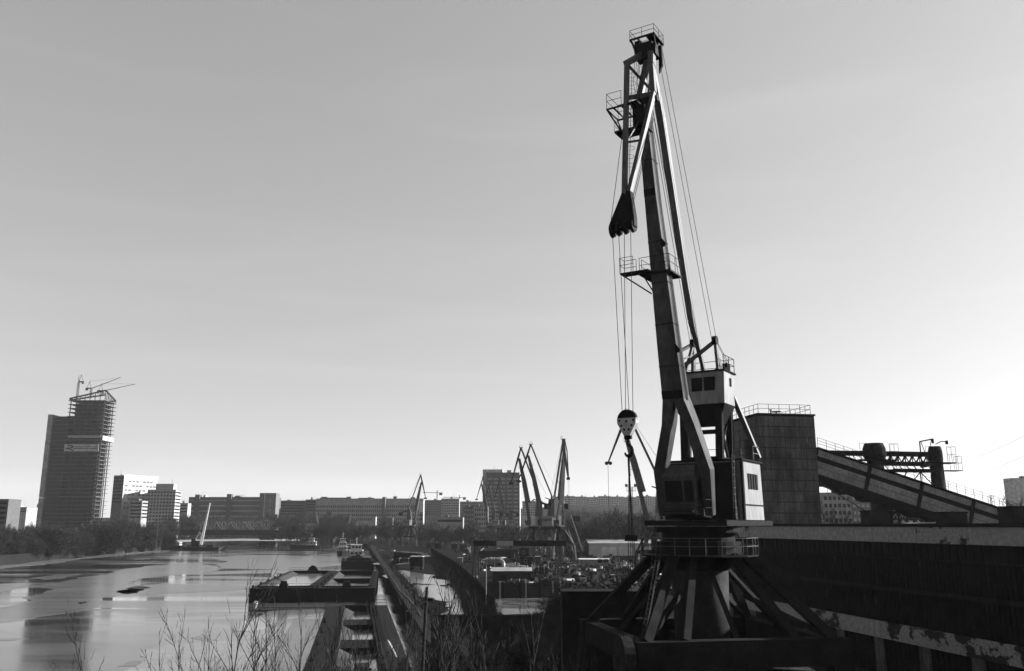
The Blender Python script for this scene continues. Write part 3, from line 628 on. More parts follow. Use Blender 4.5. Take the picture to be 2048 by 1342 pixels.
for k in range(nb):
    x0, x1 = k*6+.02, k*6+5.98
    m_ = MB(); m_.box(x0,x1,-.45,.0,12.63,13.86); m_.build('fascia_panel', M('fascia_worn' if k in (3, 9) else 'fascia'), fac)
    m_ = MB(); m_.box(x0,x1,-.45,.02,4.9,6.22); m_.build('fascia_panel', M('fascia_worn' if k in (1,2,3,4,6) else 'fascia'), fac)
    m_ = MB(); brk(m_, x0, x1, 11.4, 12.6, 7, -.32, None, rnd, .09); m_.build('window', gm_, fac)
    m_ = MB(); brk(m_, x0, x1, 9.0, 11.3, 12, -.30, None, rnd, .045, (9.9,10.75)); m_.build('window', gm_, fac)
    m_ = MB(); brk(m_, x0, x1, 6.26, 8.85, 12, -.30, None, rnd, .045, (7.3,8.15)); m_.build('window', gm_, fac)
    m_ = MB(); m_.box(x0-.02,x0+1.2,-.45,-.12,0,4.9); m_.build('pier', M('concrete'), fac)
    m_ = MB(); m_.box(x0+1.2,x1,-.42,-.22,0,1.9); m_.build('plinth', M('concrete_dark'), fac)
    m_ = MB(); brk(m_, x0+1.25, x1, 1.95, 4.85, 7, -.40, None, rnd, .07, (3.4,)); m_.build('window', gm_, fac)
m_ = MB(); m_.box(0,Lx,-.45,-.02,8.74,9.05); m_.box(0,Lx,-.45,-.06,11.3,11.4); m_.build('lintel', M('roof_felt'), fac)
# end pier facing the far side
m_ = MB(); m_.box(Lx,Lx+.4,-34,-.1,0,13.86); m_.build('end_wall', M('concrete'), fac)
# boxes on the roof
def on_roof(u0, u1, v0, s, depth, name, label, cat, m='concrete_dark'):
    l0, z0 = onS(u0, 1046, s); l1, _ = onS(u1, 1046, s); zt = onS(u0, v0, s)[1]
    t = thing(name, label, cat, QR(s, (l0+l1)/2, 14.12), QA); w_ = (l1-l0)/2
    m2 = MB(); m2.box(-w_,w_,0,depth,0,zt-14.12); m2.build('body', M(m), t)
    m2 = MB(); m2.box(-w_-.08,w_+.08,-.08,depth+.08,zt-14.12,zt-14.0); m2.build('lid', M('roof_felt'), t); return t
on_roof(1740,1778,1023,80,1.6,'roof_vent','dark box vent on the factory roof under the thick conveyor pillar','vent')
t = on_roof(1897,1936,1026,72,1.8,'roof_vent','wide dark box vent on the factory roof under the sloping gallery','vent')
on_roof(2030,2075,1015,62,1.8,'roof_vent','dark box vent on the factory roof at the right edge','vent')
l0, z0 = onS(1820,1042,78); l1, _ = onS(1897,1042,78)
t = thing('sheet_metal', 'bright crumpled metal sheet lying on the factory roof between two vents', 'sheet', QR(78, l0, 14.13), QA)
m_ = MB()
for k in range(7):
    x = (l1-l0)*k/7; m_.hexa([(x,0,0),(x+.55,0,0),(x+.55,1.2,0),(x,1.2,0)],[(x,0,.03+.03*k),(x+.55,0,.05+.035*k),(x+.55,1.2,.1),(x,1.2,.06)])
m_.build('plate', M('corrugated'), t)
# ---------------------------------------------------------------- hopper house
sH = 97.0
hl0, hz0 = onS(1515, 826, sH); hl1, _ = onS(1627, 828, sH)
hop = thing('hopper_house', 'square concrete-panelled elevator tower rising above the factory roof', 'tower', QR(sH, hl0, 14.1), QA)
HWd, HD, HH = hl1-hl0, 7.4, hz0-14.1
m_ = MB(); m_.box(0,HWd,0,HD,0,HH-.25); m_.build('core', M('joint'), hop)
cols, rows = 11, 10
rh = (HH-.3)/rows
m_ = None
for r_ in range(rows):
    m2 = MB(); x = 0; n = random.Random(r_)
    while x < HWd-.05:
        w_ = min(.66, HWd-x); d_ = n.uniform(.03,.05)
        m2.box(x+.025,x+w_-.025,-d_,.0,r_*rh+.05,(r_+1)*rh-.05); x += w_
    pr_ = m2.build('panel_row', M('concrete'), hop)
    m2 = MB()
    for k in range(11):
        for dz in (.32,.68): m2.box(k*.66+.3,k*.66+.37,-.07,-.05,(r_+dz)*rh,(r_+dz)*rh+.07)
    m2.build('bolt_row', M('joint'), pr_)
    m2 = MB(); y = 0
    while y < HD-.05:
        w_ = min(1.0, HD-y); d_ = n.uniform(.03,.05)
        if not (r_ in (6,7) and 1.5 < y < 3.5) and not (r_ == 5 and .5 < y < 1.8): m2.box(-d_,0,y+.015,y+w_-.015,r_*rh+.03,(r_+1)*rh-.03)
        y += w_
    m2.build('panel_row', M('concrete'), hop)
    m2 = MB()
    for k in range(9): m2.box(HWd,HWd+.04,k*.82+.0,k*.82+.8,r_*rh+.03,(r_+1)*rh-.03)
    m2.build('panel_row', M('concrete'), hop)
m2 = MB(); m2.box(-.04,-.01,1.3,3.5,6*rh+.1,8*rh-.1); m2.build('window', M('glass_dark'), hop)
m2 = MB(); m2.box(-.04,-.01,.6,1.7,5*rh+.1,6*rh-.1); m2.build('window', M('glass_dark'), hop)
m2 = MB(); m2.box(-.15,HWd+.15,-.15,HD+.15,HH-.22,HH); m2.build('roof', M('roof_felt'), hop)
m2 = MB(); m2.rail([(.1,HD,HH),(.1,.0,HH),(HWd-.4,0,HH),(HWd-.4,HD,HH)],r=.03,step=1.3); m2.build('railing', M('dark_steel'), hop)
m2 = MB(); m2.tube((2.2,1,HH),(2.2,1,HH+.5),.08,n=6); m2.tube((2.2,1,HH+.5),(2.2,1,HH+.6),.18,n=6); m2.build('flue', M('dark_steel'), hop)
m2 = MB(); m2.tube((3.2,1.6,HH),(3.2,1.6,HH+.4),.08,n=6); m2.tube((3.2,1.6,HH+.38),(3.2,1.6,HH+.46),.6,n=10); m2.build('roof_fan', M('dark_steel'), hop)
# ---------------------------------------------------------------- conveyor gallery
sG = 98.4
def gp(u, v, s=sG): l_, z_ = onS(u, v, s); return V((l_, z_, 0))
ga, gb = gp(1634, 897), gp(2036, 1030)
gd = (gb-ga).normalized(); gL = (gb-ga).length+8; gn = V((-gd.y, gd.x, 0))
gal = thing('conveyor_gallery', 'enclosed conveyor gallery sloping down right from the elevator tower', 'conveyor', QR(sG, 0, 0), QA)
def gq(t, n, y): p = ga+gd*t+gn*n; return V((p.x, y, p.y))
Hg = 3.1
m_ = MB(); m_.hexa([gq(0,-Hg,0),gq(gL,-Hg,0),gq(gL,-Hg,2.6),gq(0,-Hg,2.6)],[gq(0,0,0),gq(gL,0,0),gq(gL,0,2.6),gq(0,0,2.6)]); m_.build('body', M('concrete_dark'), gal)
m_ = MB(); m_.hexa([gq(0,-.02,-.25),gq(gL,-.02,-.25),gq(gL,-.02,2.8),gq(0,-.02,2.8)],[gq(0,.18,-.25),gq(gL,.18,-.25),gq(gL,.18,2.8),gq(0,.18,2.8)]); m_.build('roof', M('roof_felt'), gal)
nseg = 5; sl_ = gL/nseg; rn = random.Random(5)
for k in range(nseg):
    t0, t1 = k*sl_+.25, (k+1)*sl_-.25
    m_ = MB(); m_.hexa([gq(t0,-.85,-.06),gq(t1,-.85,-.06),gq(t1,-.85,0),gq(t0,-.85,0)],[gq(t0,-.1,-.06),gq(t1,-.1,-.06),gq(t1,-.1,0),gq(t0,-.1,0)])
    m_.build('wall_panel', M('gallery'), gal)
    m_ = MB(); m_.hexa([gq(t0,-2.95,-.06),gq(t1,-2.95,-.06),gq(t1,-2.95,0),gq(t0,-2.95,0)],[gq(t0,-1.45,-.06),gq(t1,-1.45,-.06),gq(t1,-1.45,0),gq(t0,-1.45,0)]); m_.build('wall_panel', M('gallery'), gal)
    m_ = MB(); m_.hexa([gq(t0,-2.22,-.08),gq(t1,-2.22,-.08),gq(t1,-2.22,-.055),gq(t0,-2.22,-.055)],[gq(t0,-2.17,-.08),gq(t1,-2.17,-.08),gq(t1,-2.17,-.055),gq(t0,-2.17,-.055)]); m_.build('seam', M('joint'), gal)
    n = int((t1-t0)/1.1)
    m_ = MB(); cell = (t1-t0)/n
    m_.hexa([gq(t0,-1.4,-.02),gq(t1,-1.4,-.02),gq(t1,-1.4,0),gq(t0,-1.4,0)],[gq(t0,-.9,-.02),gq(t1,-.9,-.02),gq(t1,-.9,0),gq(t0,-.9,0)]); 
    m_.build('window_band', M('glass_mid'), gal)
    m_ = MB(); tt = (k+1)*sl_; m_.hexa([gq(tt-.22,-Hg,-.18),gq(tt+.22,-Hg,-.18),gq(tt+.22,-Hg,0),gq(tt-.22,-Hg,0)],[gq(tt-.22,-.02,-.18),gq(tt+.22,-.02,-.18),gq(tt+.22,-.02,0),gq(tt-.22,-.02,0)]); m_.build('rib', M('roof_felt'), gal)
m_ = MB(); m_.hexa([gq(0,-Hg-.75,.3),gq(gL,-Hg-.75,.3),gq(gL,-Hg-.75,2.3),gq(0,-Hg-.75,2.3)],[gq(0,-Hg-.01,.0),gq(gL,-Hg-.01,.0),gq(gL,-Hg-.01,2.6),gq(0,-Hg-.01,2.6)])
for k in range(6):
    t0 = 1+k*3.2; m_.hexa([gq(t0,-Hg-1.05,.3),gq(t0+1.0,-Hg-1.05,.3),gq(t0+1.0,-Hg-1.05,2.3),gq(t0,-Hg-1.05,2.3)],[gq(t0-.3,-Hg-.7,.3),gq(t0+1.3,-Hg-.7,.3),gq(t0+1.3,-Hg-.7,2.3),gq(t0-.3,-Hg-.7,2.3)])
m_.build('underside_beam', M('roof_felt'), gal)
m_ = MB(); pts = [gq(t*gL/30,.18,-.15) for t in range(31)]
for h in (.45,.8,1.15): m_.path([p+V((0,0,h)) for p in pts],.022,n=4)
for p in pts[::1]: m_.tube(p,p+V((0,0,1.15)),.028,n=4)
m_.build('railing', M('dark_steel'), gal)
# diagonal stay under the gallery
a = V((onS(1639,966,96)[0],0,onS(1639,966,96)[1])); c = V((onS(1741,1028,96)[0],0,onS(1741,1028,96)[1]))
t = thing('stay_cable', 'dark diagonal stay running from the elevator tower down to the roof', 'cable', QR(96,a.x,a.z), QA)
m_ = MB(); m_.tube((0,0,0),(c.x-a.x,0,c.z-a.z),.07,n=6); m_.build('rod', M('dark_steel'), t)
# ---------------------------------------------------------------- pylons of the transfer trestle
sP = 108.0
def pylon(u, vtop, wtop, wbot, label, shape):
    l0, zt = onS(u, vtop, sP); t = thing('trestle_pillar', label, 'pillar', QR(sP, l0, 0), QA, 'pillars of the conveyor trestle')
    m2 = MB(); m2.tube((.6,0,0),(0,0,zt-2.4),wbot,wtop,n=20); m2.build('shaft', M('concrete_dark'), t, True)
    m2 = MB(); r1 = wtop*1.3*shape
    m2.tube((0,0,zt-2.4),(0,0,zt-1.7),wtop,r1,n=20); m2.tube((0,0,zt-1.7),(0,0,zt-.7),r1,r1*.98,n=20); m2.tube((0,0,zt-.7),(0,0,zt),r1*.98,r1*.8,n=20); m2.build('cap', M('rust'), t)
    m2 = MB(); r2 = r1+1.3; m2.box(-r2,r2,-1.2,.6,zt-2.35,zt-2.2); m2.build('platform', M('dark_steel'), t)
    m2 = MB(); m2.rail([(-r2,-1.2,zt-2.2),(-r1,-1.2,zt-2.2)],h=2.1,r=.025,step=1); m2.rail([(r1,-1.2,zt-2.2),(r2,-1.2,zt-2.2),(r2,.6,zt-2.2)],h=2.1,r=.025,step=1); m2.build('railing', M('dark_steel'), t)
    return t, l0, zt
t1, la, za = pylon(1747, 887, 1.05, 1.45, 'thick round concrete pillar with bulging cap passing behind the gallery', 1.1)
t2, lb, zb_ = pylon(1869, 893, .85, 1.1, 'slimmer round concrete pillar at the right with small side platforms', .85)
m2 = MB(); z_ = onS(1869, 941, sP)[1]; m2.box(.5,3.1,-1.2,.4,z_-.1,z_); m2.rail([(1.2,-1.2,z_),(3.0,-1.2,z_),(3.0,.4,z_)],h=1.9,r=.025,step=.9)
m2.build('side_platform', M('dark_steel'), t2)
m2 = MB(); m2.path([(-2.4,-.3,zb_-2.2),(-2.4,-.3,zb_+.6),(-.4,-.3,zb_+1.0)],.09,n=5); m2.path([(-2.2,-.3,zb_+.6),(-1.4,-.3,zb_-2),(-.6,-.3,zb_+.9)],.05,n=4); m2.path([(0,-.3,zb_+.3),(.9,-.3,zb_+.7),(1.7,-.3,zb_+.6)],.07,n=4); m2.tube((-.4,-.3,zb_+.4),(-.4,-.3,zb_+1.0),.16,n=6); m2.tube((1.7,-.3,zb_+.3),(1.7,-.3,zb_+.8),.2,n=6); m2.build('pulley_frame', M('dark_steel'), t2)
# truss bridge between the pillars
tr = thing('trestle_truss', 'rusty lattice truss deck linking the two conveyor pillars', 'truss', QR(sP, la, 0), QA)
def zz(v): return onS(1800, v, sP)[1]
W_ = lb-la
for name, (v0, v1), th in (('top_chord',(904,912),.5),('middle_chord',(924,931),.5),('lower_chord',(938,944),.35)):
    m2 = MB(); x0 = -7.5 if name == 'top_chord' else .4
    if name == 'lower_chord': x0 = 2.2
    m2.box(x0,W_-.4,-.9,-.9+.4,zz(v1),zz(v0)); m2.box(x0,W_-.4,.6,1.0,zz(v1),zz(v0)); m2.build(name, M('rust'), tr)
m2 = MB(); n = 7
for k in range(n):
    xa, xb = .8+k*(W_-1.6)/n, .8+(k+1)*(W_-1.6)/n
    for y in (-.7,.8):
        m2.bar((xa,y,zz(911)),((xa+xb)/2,y,zz(925)),.1); m2.bar(((xa+xb)/2,y,zz(925)),(xb,y,zz(911)),.1); m2.bar((xa,y,zz(911)),(xa,y,zz(925)),.08)
        m2.bar((xa,y,zz(930)),((xa+xb)/2,y,zz(939)),.08)
for k in range(8):
    xa = -5+k*.7; m2.bar((xa,-.6,zz(911)),(xa+1.1,-.6,zz(925+(k%3)*6)),.07)
m2.build('lattice', M('rust'), tr)
m2 = MB()
for k in range(3): m2.bar((W_*.45+k*2.0,-.7,zz(944)),(W_*.45+k*2.0+(k-1)*1.4,-.7,zz(975)),.12); m2.bar((W_*.45+k*2.0,-.7,zz(975)),(W_*.45+k*2.0+(1-k)*2,-.7,zz(944)),.1)
m2.build('hanging_lattice', M('rust'), tr)
m2 = MB(); m2.hexa([(W_-2.2,-1,zz(935)),(W_-1.0,-1,zz(929)),(W_-1.0,.3,zz(929)),(W_-2.2,.3,zz(935))],[(W_-2.6,-1,zz(925)),(W_-1.0,-1,zz(921)),(W_-1.0,.3,zz(921)),(W_-2.6,.3,zz(925))]); m2.build('chute', M('house_paint'), tr)
# lattice trestle legs under the gallery
tt_ = thing('lattice_trestle', 'crossed steel lattice trestle standing below the conveyor gallery', 'trestle', QR(104, onS(1785,1046,104)[0], 0), QA)
m2 = MB(); x1 = onS(1905,1046,104)[0]-onS(1785,1046,104)[0]; n = 4; zt = 14+4.6; zb2 = 13.6
for y in (0,1.8):
    for k in range(n+1): m2.bar((k*x1/n,y,0),(k*x1/n,y,zt+1.5-k*.9),.2)
    m2.bar((0,y,15.6),(x1,y,15.6),.35)
    for k in range(n):
        xa, xb = k*x1/n, (k+1)*x1/n; m2.bar((xa,y,15.7),(xb,y,zt-.5*k),.12); m2.bar((xb,y,15.7),(xa,y,zt-.5*k),.12); m2.bar((xa,y,13.2),(xb,y,15.5),.12); m2.bar((xb,y,13.2),(xa,y,15.5),.12)
m2.build('lattice', M('rust'), tt_)

# ================================================================= FAR BUILDINGS
def far_block(name, label, cat, u0, u1, vt, d, depth, style='grid', rows=6, cols=8, wall='facade_mid', win='window_far', yaw=None, ww=.6, wh=.5, parapet=.6, group=None, vb=1046, side=None, ztop_gap=1.0, zb=.6, fl=3.4):
    a, c = P(u0, vb, d), P(u1, vb, d); ax, cx = a.x, c.x
    zt = P((u0+u1)/2, vt, d).z; W = cx-ax
    if yaw is None: yaw = 0
    W = W/max(.3,math.cos(yaw))
    t = thing(name, label, cat, (ax, d, zb), yaw, group); Hh = zt-zb
    m2 = MB(); m2.box(0,W,0,depth,0,Hh-parapet*.5); m2.build('wall', M(wall), t)
    m2 = MB(); m2.box(-.2,W+.2,-.2,depth+.2,Hh-parapet*.5,Hh); m2.build('roof', M('facade_dark'), t)
    base = max(0, Hh-ztop_gap-rows*fl) if style != 'fixed' else 0
    fh = (Hh-ztop_gap-base)/rows
    proto = None
    if style != 'none':
        rq = random.Random(int(u0*7+d)); nb_ = 1 + int(W > 40) + int(W > 80)
        for k in range(nb_):
            x_ = W*(k+rq.uniform(.2,.7))/nb_; w2_ = min(W*.12, rq.uniform(2,7)); m2 = MB(); m2.box(x_,x_+w2_,2,2+depth*.4,Hh,Hh+rq.uniform(1.0,2.8)); m2.build('roof_plant', M(rq.choice(('facade_dark','facade_mid'))), t)
            m2 = MB(); xa = W*(k+rq.uniform(.1,.9))/nb_; m2.tube((xa,2,Hh),(xa,2,Hh+rq.uniform(2.5,6)),.14,n=4); m2.build('aerial', M('facade_dark'), t)
    if style == 'ribbon':
        for r_ in range(rows):
            m2 = MB(); m2.box(1.0,W-1.0,-.08,0,base+r_*fh+fh*(1-wh)/2,base+r_*fh+fh*(1+wh)/2); m2.build('window_band', M(win), t)
    elif style != 'none':
        n = 0; cw = W/cols
        m2 = MB(); m2.box(-cw*ww/2,cw*ww/2,-.1,0,-fh*wh/2,fh*wh/2); proto = m2.build('window', M(win), t); first = True
        extra = MB()
        for r_ in range(rows):
            for k in range(cols):
                x, z = (k+.5)*cw, base+(r_+.5)*fh
                if n < 96:
                    if first: proto.location = (x,0,z); first = False
                    else: part_copy(proto, (x,0,z), t)
                else: extra.box(x-cw*ww/2,x+cw*ww/2,-.1,0,z-fh*wh/2,z+fh*wh/2)
                n += 1
        if extra.v: tag(extra.build('windows', M(win), t), kind='stuff')
    if side:
        for r_ in range(rows):
            m2 = MB(); m2.box(W,W+.08,1.0,depth-1.0,base+r_*fh+fh*.3,base+r_*fh+fh*.75); m2.build('side_window_band', M(win), t)
    return t, W, Hh
# skyscraper under construction
Dt = 940.0
k_ = P(189, 1010, Dt); kx = k_.x
zt = P(234, 808, Dt+30).z; ztr = P(208, 787, Dt).z
tw = thing('unfinished_skyscraper', 'dark unfinished skyscraper of bare floor slabs with a sloping crown', 'skyscraper', (kx, Dt, .6), R(1))
Wm, Dm = 37.0, 27.0
H1 = P(208, 800, Dt).z-1; H2 = P(115, 830, Dt).z
nfl = 34; fh = (H1)/nfl
m_ = MB(); m_.box(-Wm+4,-4,4,Dm-4,0,H1-3); m_.build('core', M('concrete_dark'), tw)
for k in range(nfl):
    o_ = 1.5 if k > 24 else .9
    m_ = MB(); m_.box(-Wm-o_+(0 if k>24 else 0),o_,-o_,Dm+o_,k*fh+fh-.45,k*fh+fh); m_.build('floor_slab', M('concrete_light' if k in (23,24,9) else 'slab'), tw)
for i in range(7):
    m_ = MB(); m_.box(-Wm+i*Wm/6.15,-Wm+i*Wm/6.15+.8,.1,.9,0,H1-1); m_.build('column', M('concrete_dark'), tw)
for i in range(5):
    m_ = MB(); m_.box(-.9,-.1,1.2+i*Dm/5.2,2.0+i*Dm/5.2,0,H1-1); m_.build('column', M('concrete_dark'), tw)
m_ = MB()
apex = V((0,0,H1+11)); lo_ = V((-Wm-1,0,H1+2)); bk = V((0,Dm,H1+3)); bl = V((-Wm,Dm,H1+1))
for a, c in ((apex,lo_),(apex,bk),(lo_,bl),(bl,bk),(apex+V((0,0,-5)),lo_+V((0,0,-2)))): m_.bar(a,c,1.3)
for k in range(8):
    f_ = k/7; a = lo_.lerp(apex,f_); m_.bar(a,V((a.x,a.y,H1-1)),.6); c = bk.lerp(apex,f_); m_.bar(c,V((c.x,c.y,H1-1)),.6)
    if k < 7: m_.bar(a,lo_.lerp(apex,(k+1)/7)+V((0,0,-4)),.5)
m_.build('crown_frame', M('concrete_dark'), tw)
m_ = MB(); m_.box(-Wm-17,-Wm-.6,3,Dm-2,0,H2-4); wg = m_.build('side_wing', M('concrete_dark'), tw)
for k in range(30):
    m_ = MB(); z = (k+1)*(H2-2)/30; m_.box(-Wm-18,-Wm-.2,1.5,Dm-1,z-.4,z); m_.build('floor_slab', M('slab'), wg)
for z0, z1 in ((3,41.5),(41.9,103.5),(103.9,H2)):
    m_ = MB(); m_.box(-Wm-23,-Wm-18.1,1.2,Dm-1,z0,min(z1,H2)); m_.build('cladding_strip', M('facade_mid'), wg)
def zat(v): return P(200, v, Dt).z-.6
m_ = MB(); m_.box(-Wm+2,.2,-1.75,-1.35,zat(876),zat(871)); m_.build('banner', M('facade_mid'), tw)
m_ = MB(); m_.box(1.3,1.7,0,Dm,zat(880),zat(871)); m_.build('banner', M('facade_pale'), tw)
m_ = MB(); z0, z1 = zat(903), zat(889); m_.box(-Wm-.5,-1,-1.75,-1.35,z0,z1); bn = m_.build('banner', M('facade_pale'), tw)
m_ = MB(); hb_ = (z1-z0)
for f_ in (.36,.60): m_.box(-Wm+9,-2,-1.85,-1.76,z0+hb_*f_,z0+hb_*f_+.7)
m_.path([(-Wm+3,-1.85,z0+hb_*.8),(-Wm+8,-1.85,z0+hb_*.84),(-Wm+8.6,-1.85,z0+hb_*.6),(-Wm+4,-1.85,z0+hb_*.42),(-Wm+1.2,-1.85,z0+hb_*.42),(-Wm+5,-1.85,z0+hb_*.38),(-Wm+9.4,-1.85,z0+hb_*.12)],.55,n=6)
m_.build('banner_mark', M('joint'), bn)
# low podium
def podium(): 
    t = thing('podium_building', 'low stepped pale banded building at the foot of the unfinished skyscraper', 'building', (P(142,1040,905).x, 905, .6), R(20))
    for k, (x0, x1, z0, z1) in enumerate(((0,38,0,7),(5,38,7.2,11),(10,38,11.2,14.5),(18,38,14.7,18))):
        m2 = MB(); m2.box(x0,x1,0,18,z0,z1); m2.build('storey', M('facade_pale' if k % 2 else 'facade_mid'), t)
        m2 = MB(); m2.box(x0+.5,x1+.1,-.1,17,z0+(z1-z0)*.3,z0+(z1-z0)*.62); m2.build('window_band', M('window_far'), t)
podium()
# luffing tower cranes on the skyscraper
def luff(name, label, u, vb, vt, ju, jv, d, cat='tower crane'):
    a = P(u, vb, d); hh = P(u, vt, d).z-a.z; t = thing(name, label, cat, a, 0, 'tower cranes on the unfinished skyscraper')
    m2 = MB()
    for x in (-.8,.8):
        for y in (-.8,.8): m2.bar((x,y,0),(x,y,hh),.35)
    n = max(2,int(hh/2.2))
    for k in range(n): m2.bar((-.8,-.8,hh*k/n),(.8,-.8,hh*(k+1)/n),.22); m2.bar((.8,.8,hh*k/n),(-.8,.8,hh*(k+1)/n),.22)
    m2.build('mast', M('facade_dark'), t)
    j = P(ju, jv, d)-a; b0 = V((0,0,hh))
    m2 = MB(); m2.bar(b0,j,.9,.7,.4,.4); m2.build('jib', M('facade_dark'), t)
    sg = -1 if j.x > 0 else 1
    m2 = MB(); m2.bar(b0+V((0,0,.4)),b0+V((sg*6,0,.2)),1.4,1.2); m2.box(min(sg*3.6,sg*6),max(sg*3.6,sg*6),-1,1,hh-2,hh); m2.build('counter_jib', M('facade_dark'), t)
    m2 = MB(); ap = b0+V((sg*2.5,0,8)); m2.bar(b0,ap,.4); m2.bar(b0+V((sg*5,0,0)),ap,.3); m2.tube(ap,j,.12,n=4); m2.build('apex_frame', M('facade_dark'), t)
    return t
luff('tower_crane', 'slim tower crane at the left of the skyscraper top, jib seen end-on', 154, 798, 764, 158, 752, Dt+8)
luff('tower_crane', 'tower crane on the skyscraper with the upper of the two raised jibs', 181, 793, 777, 241, 755, Dt+5)
luff('tower_crane', 'tower crane on the skyscraper with the lower long jib reaching right', 205, 790, 782, 271, 768, Dt+3)
# buildings right of it
t, W, Hh = far_block('office_building', 'white office block right of the skyscraper with a fretted side painted sunlit-bright', 'building', 219, 244, 951, 900, 46, 'grid', 8, 5, 'facade_dark', yaw=R(-22), side=None)
m2 = MB(); m2.box(W,W+.2,0,46,0,Hh-2.6); sw = m2.build('painted_sunlit_side', M('facade_pale'), t)  # pale sheet paints sunlight onto this side; the main wall stays dark
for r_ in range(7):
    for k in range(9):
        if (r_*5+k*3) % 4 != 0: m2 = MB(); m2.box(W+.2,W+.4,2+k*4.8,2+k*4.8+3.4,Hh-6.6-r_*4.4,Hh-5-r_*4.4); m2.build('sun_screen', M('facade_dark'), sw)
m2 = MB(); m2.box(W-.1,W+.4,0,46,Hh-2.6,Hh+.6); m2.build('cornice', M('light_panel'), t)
t, W, Hh = far_block('office_building', 'small banded block between the white office block and the square tower block', 'building', 255, 280, 1001, 880, 22, 'ribbon', 5, 4, 'facade_mid', yaw=R(5), side=True)
t, W, Hh = far_block('office_building', 'square tower block with right side painted sunlit-bright and a penthouse', 'building', 290, 343, 979, 900, 28, 'grid', 13, 9, 'facade_mid', yaw=R(10), side=True)
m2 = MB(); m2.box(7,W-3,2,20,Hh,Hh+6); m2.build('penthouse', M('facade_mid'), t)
m2 = MB(); m2.box(W,W+.05,0,28,0,Hh); m2.build('painted_sunlit_side', M('facade_pale'), t)  # right face coloured paler to stand for sun on it
m2 = MB(); m2.tube((W-5,4,Hh+6),(W-5,4,Hh+11),.15,n=4); m2.build('antenna', M('dark_steel'), t)
far_block('office_building', 'tiny bright block in the gap left of the long brick institute', 'building', 354, 372, 1006, 1000, 20, 'ribbon', 3, 4, 'facade_pale', yaw=R(10))
# long brick institute with stair towers
t, W, Hh = far_block('institute_building', 'long dark brick institute with three stair towers and ribbon windows', 'building', 374, 549, 994, 1060, 24, 'ribbon', 5, 1, 'brick_dark', 'facade_mid', ww=.9, wh=.3, fl=6.2)
def xin(u): return P(u,1040,1057).x-P(374,1040,1060).x
for u0, u1, vt, mm in ((386,395,989,'brick_dark'),(450,459,988,'brick_dark')):
    m2 = MB(); m2.box(xin(u0),xin(u1),-3,5,0,P(u0,vt,1057).z-.6); m2.build('stair_tower', M(mm), t)
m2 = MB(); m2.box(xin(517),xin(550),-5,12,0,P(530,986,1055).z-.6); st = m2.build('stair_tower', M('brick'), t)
m2 = MB(); m2.box(xin(517),xin(527)-.3,-5.15,-5,0,P(530,987,1055).z-.6); m2.build('painted_shade_face', M('brick_dark'), st)  # darker brick sheet paints the tower's shaded side
m2 = MB(); m2.box(xin(527)-.3,xin(528),-5.2,-5,0,P(530,987,1055).z-.6); m2.build('painted_lit_corner', M('facade_pale'), st)  # pale strip paints the lit corner of the tower
for vv in (1001,1010,1020):
    m2 = MB(); z = P(538,vv,1055).z-.6; m2.box(xin(538),xin(539.5),-5.12,-5,z-1,z+1); m2.build('window', M('facade_pale'), st)
m2 = MB()
for k in range(9): x = xin(465)+k*1.2; m2.bar((x,3,Hh),(x+.6,3,Hh+2.5),.12)
m2.path([(xin(465),3,Hh+2.4),(xin(483),3,Hh+2.2)],.1,n=4); m2.build('roof_frame', M('dark_steel'), t)
far_block('low_wing', 'low plain wing joining the brick institute to the long office building', 'building', 550, 612, 1001, 1090, 16, 'ribbon', 5, 4, 'facade_dark')
far_block('low_wing', 'short taller link block at the left end of the long office building', 'building', 609, 632, 999, 1085, 16, 'ribbon', 4, 4, 'brick_dark')
t, W, Hh = far_block('long_office_building', 'long pale four-storey office building with rows of small square windows', 'building', 630, 765, 997, 1060, 18, 'grid', 4, 32, 'facade_mid', ww=.55, wh=.55, ztop_gap=7, fl=5.0)
m2 = MB(); m2.box(4,40,3,12,Hh,Hh+1.2); m2.box(50,W-12,3,12,Hh,Hh+1.0); m2.build('roof_plant', M('facade_dark'), t)
far_block('long_office_building', 'dark recessed stair block near the middle of the long office building', 'building', 763, 769, 994, 1056, 16, 'none', 3, 3, 'brick_dark')
far_block('long_office_building', 'right wing of the long office building behind the lone distant crane', 'building', 769, 846, 997, 1065, 16, 'grid', 4, 18, 'facade_mid', ww=.55, wh=.55, ztop_gap=7, fl=5.0)
bb = thing('billboard', 'tall blank white board beside the lone distant crane', 'billboard', (P(842,1045,600).x, 600, 0), 0)
m2 = MB(); w_ = P(846,1010,600).x-P(838,1010,600).x; m2.box(-w_/2,w_/2,0,1.2,P(842,1024,600).z,P(842,1002,600).z); m2.build('board', M('light_panel'), bb)
m2 = MB(); m2.tube((0,.5,0),(0,.5,P(842,1024,600).z),.35,n=8); m2.build('post', M('dark_steel'), bb)
# residential ranges on the hill
hz = [(846,882,1000,1250,'flat grey block behind the billboard','facade_dark'),(882,918,997,1180,'stepped apartment block with dark balcony column','facade_mid'),(918,966,1003,1300,'long low apartment range left of the tall office slab','facade_dark'),
      (560,640,1003,1400,'far flat apartment range behind the low wing','facade_mid'),(1045,1078,1002,1300,'apartment range just right of the tall office slab','facade_mid')]
for u0,u1,vt,d,lb_,mm in hz: far_block('apartment_block', lb_, 'building', u0, u1, vt, d, 16, 'grid', 6, 10, mm, vb=1040)
xs = [1130,1152,1176,1198,1224,1250,1276,1306,1334]
nm = ['leftmost hazy apartment block on the ridge, right beside the middle group of cranes','second hazy apartment block from the left on the ridge','hazy ridge apartment block left of the long hanging rope','hazy ridge apartment block crossed by the long hanging rope',
      'hazy ridge apartment block left of the hanging slings','hazy ridge apartment block directly behind the hanging slings','hazy ridge apartment block beside the floodlight mast','rightmost hazy ridge block behind the splayed jib']
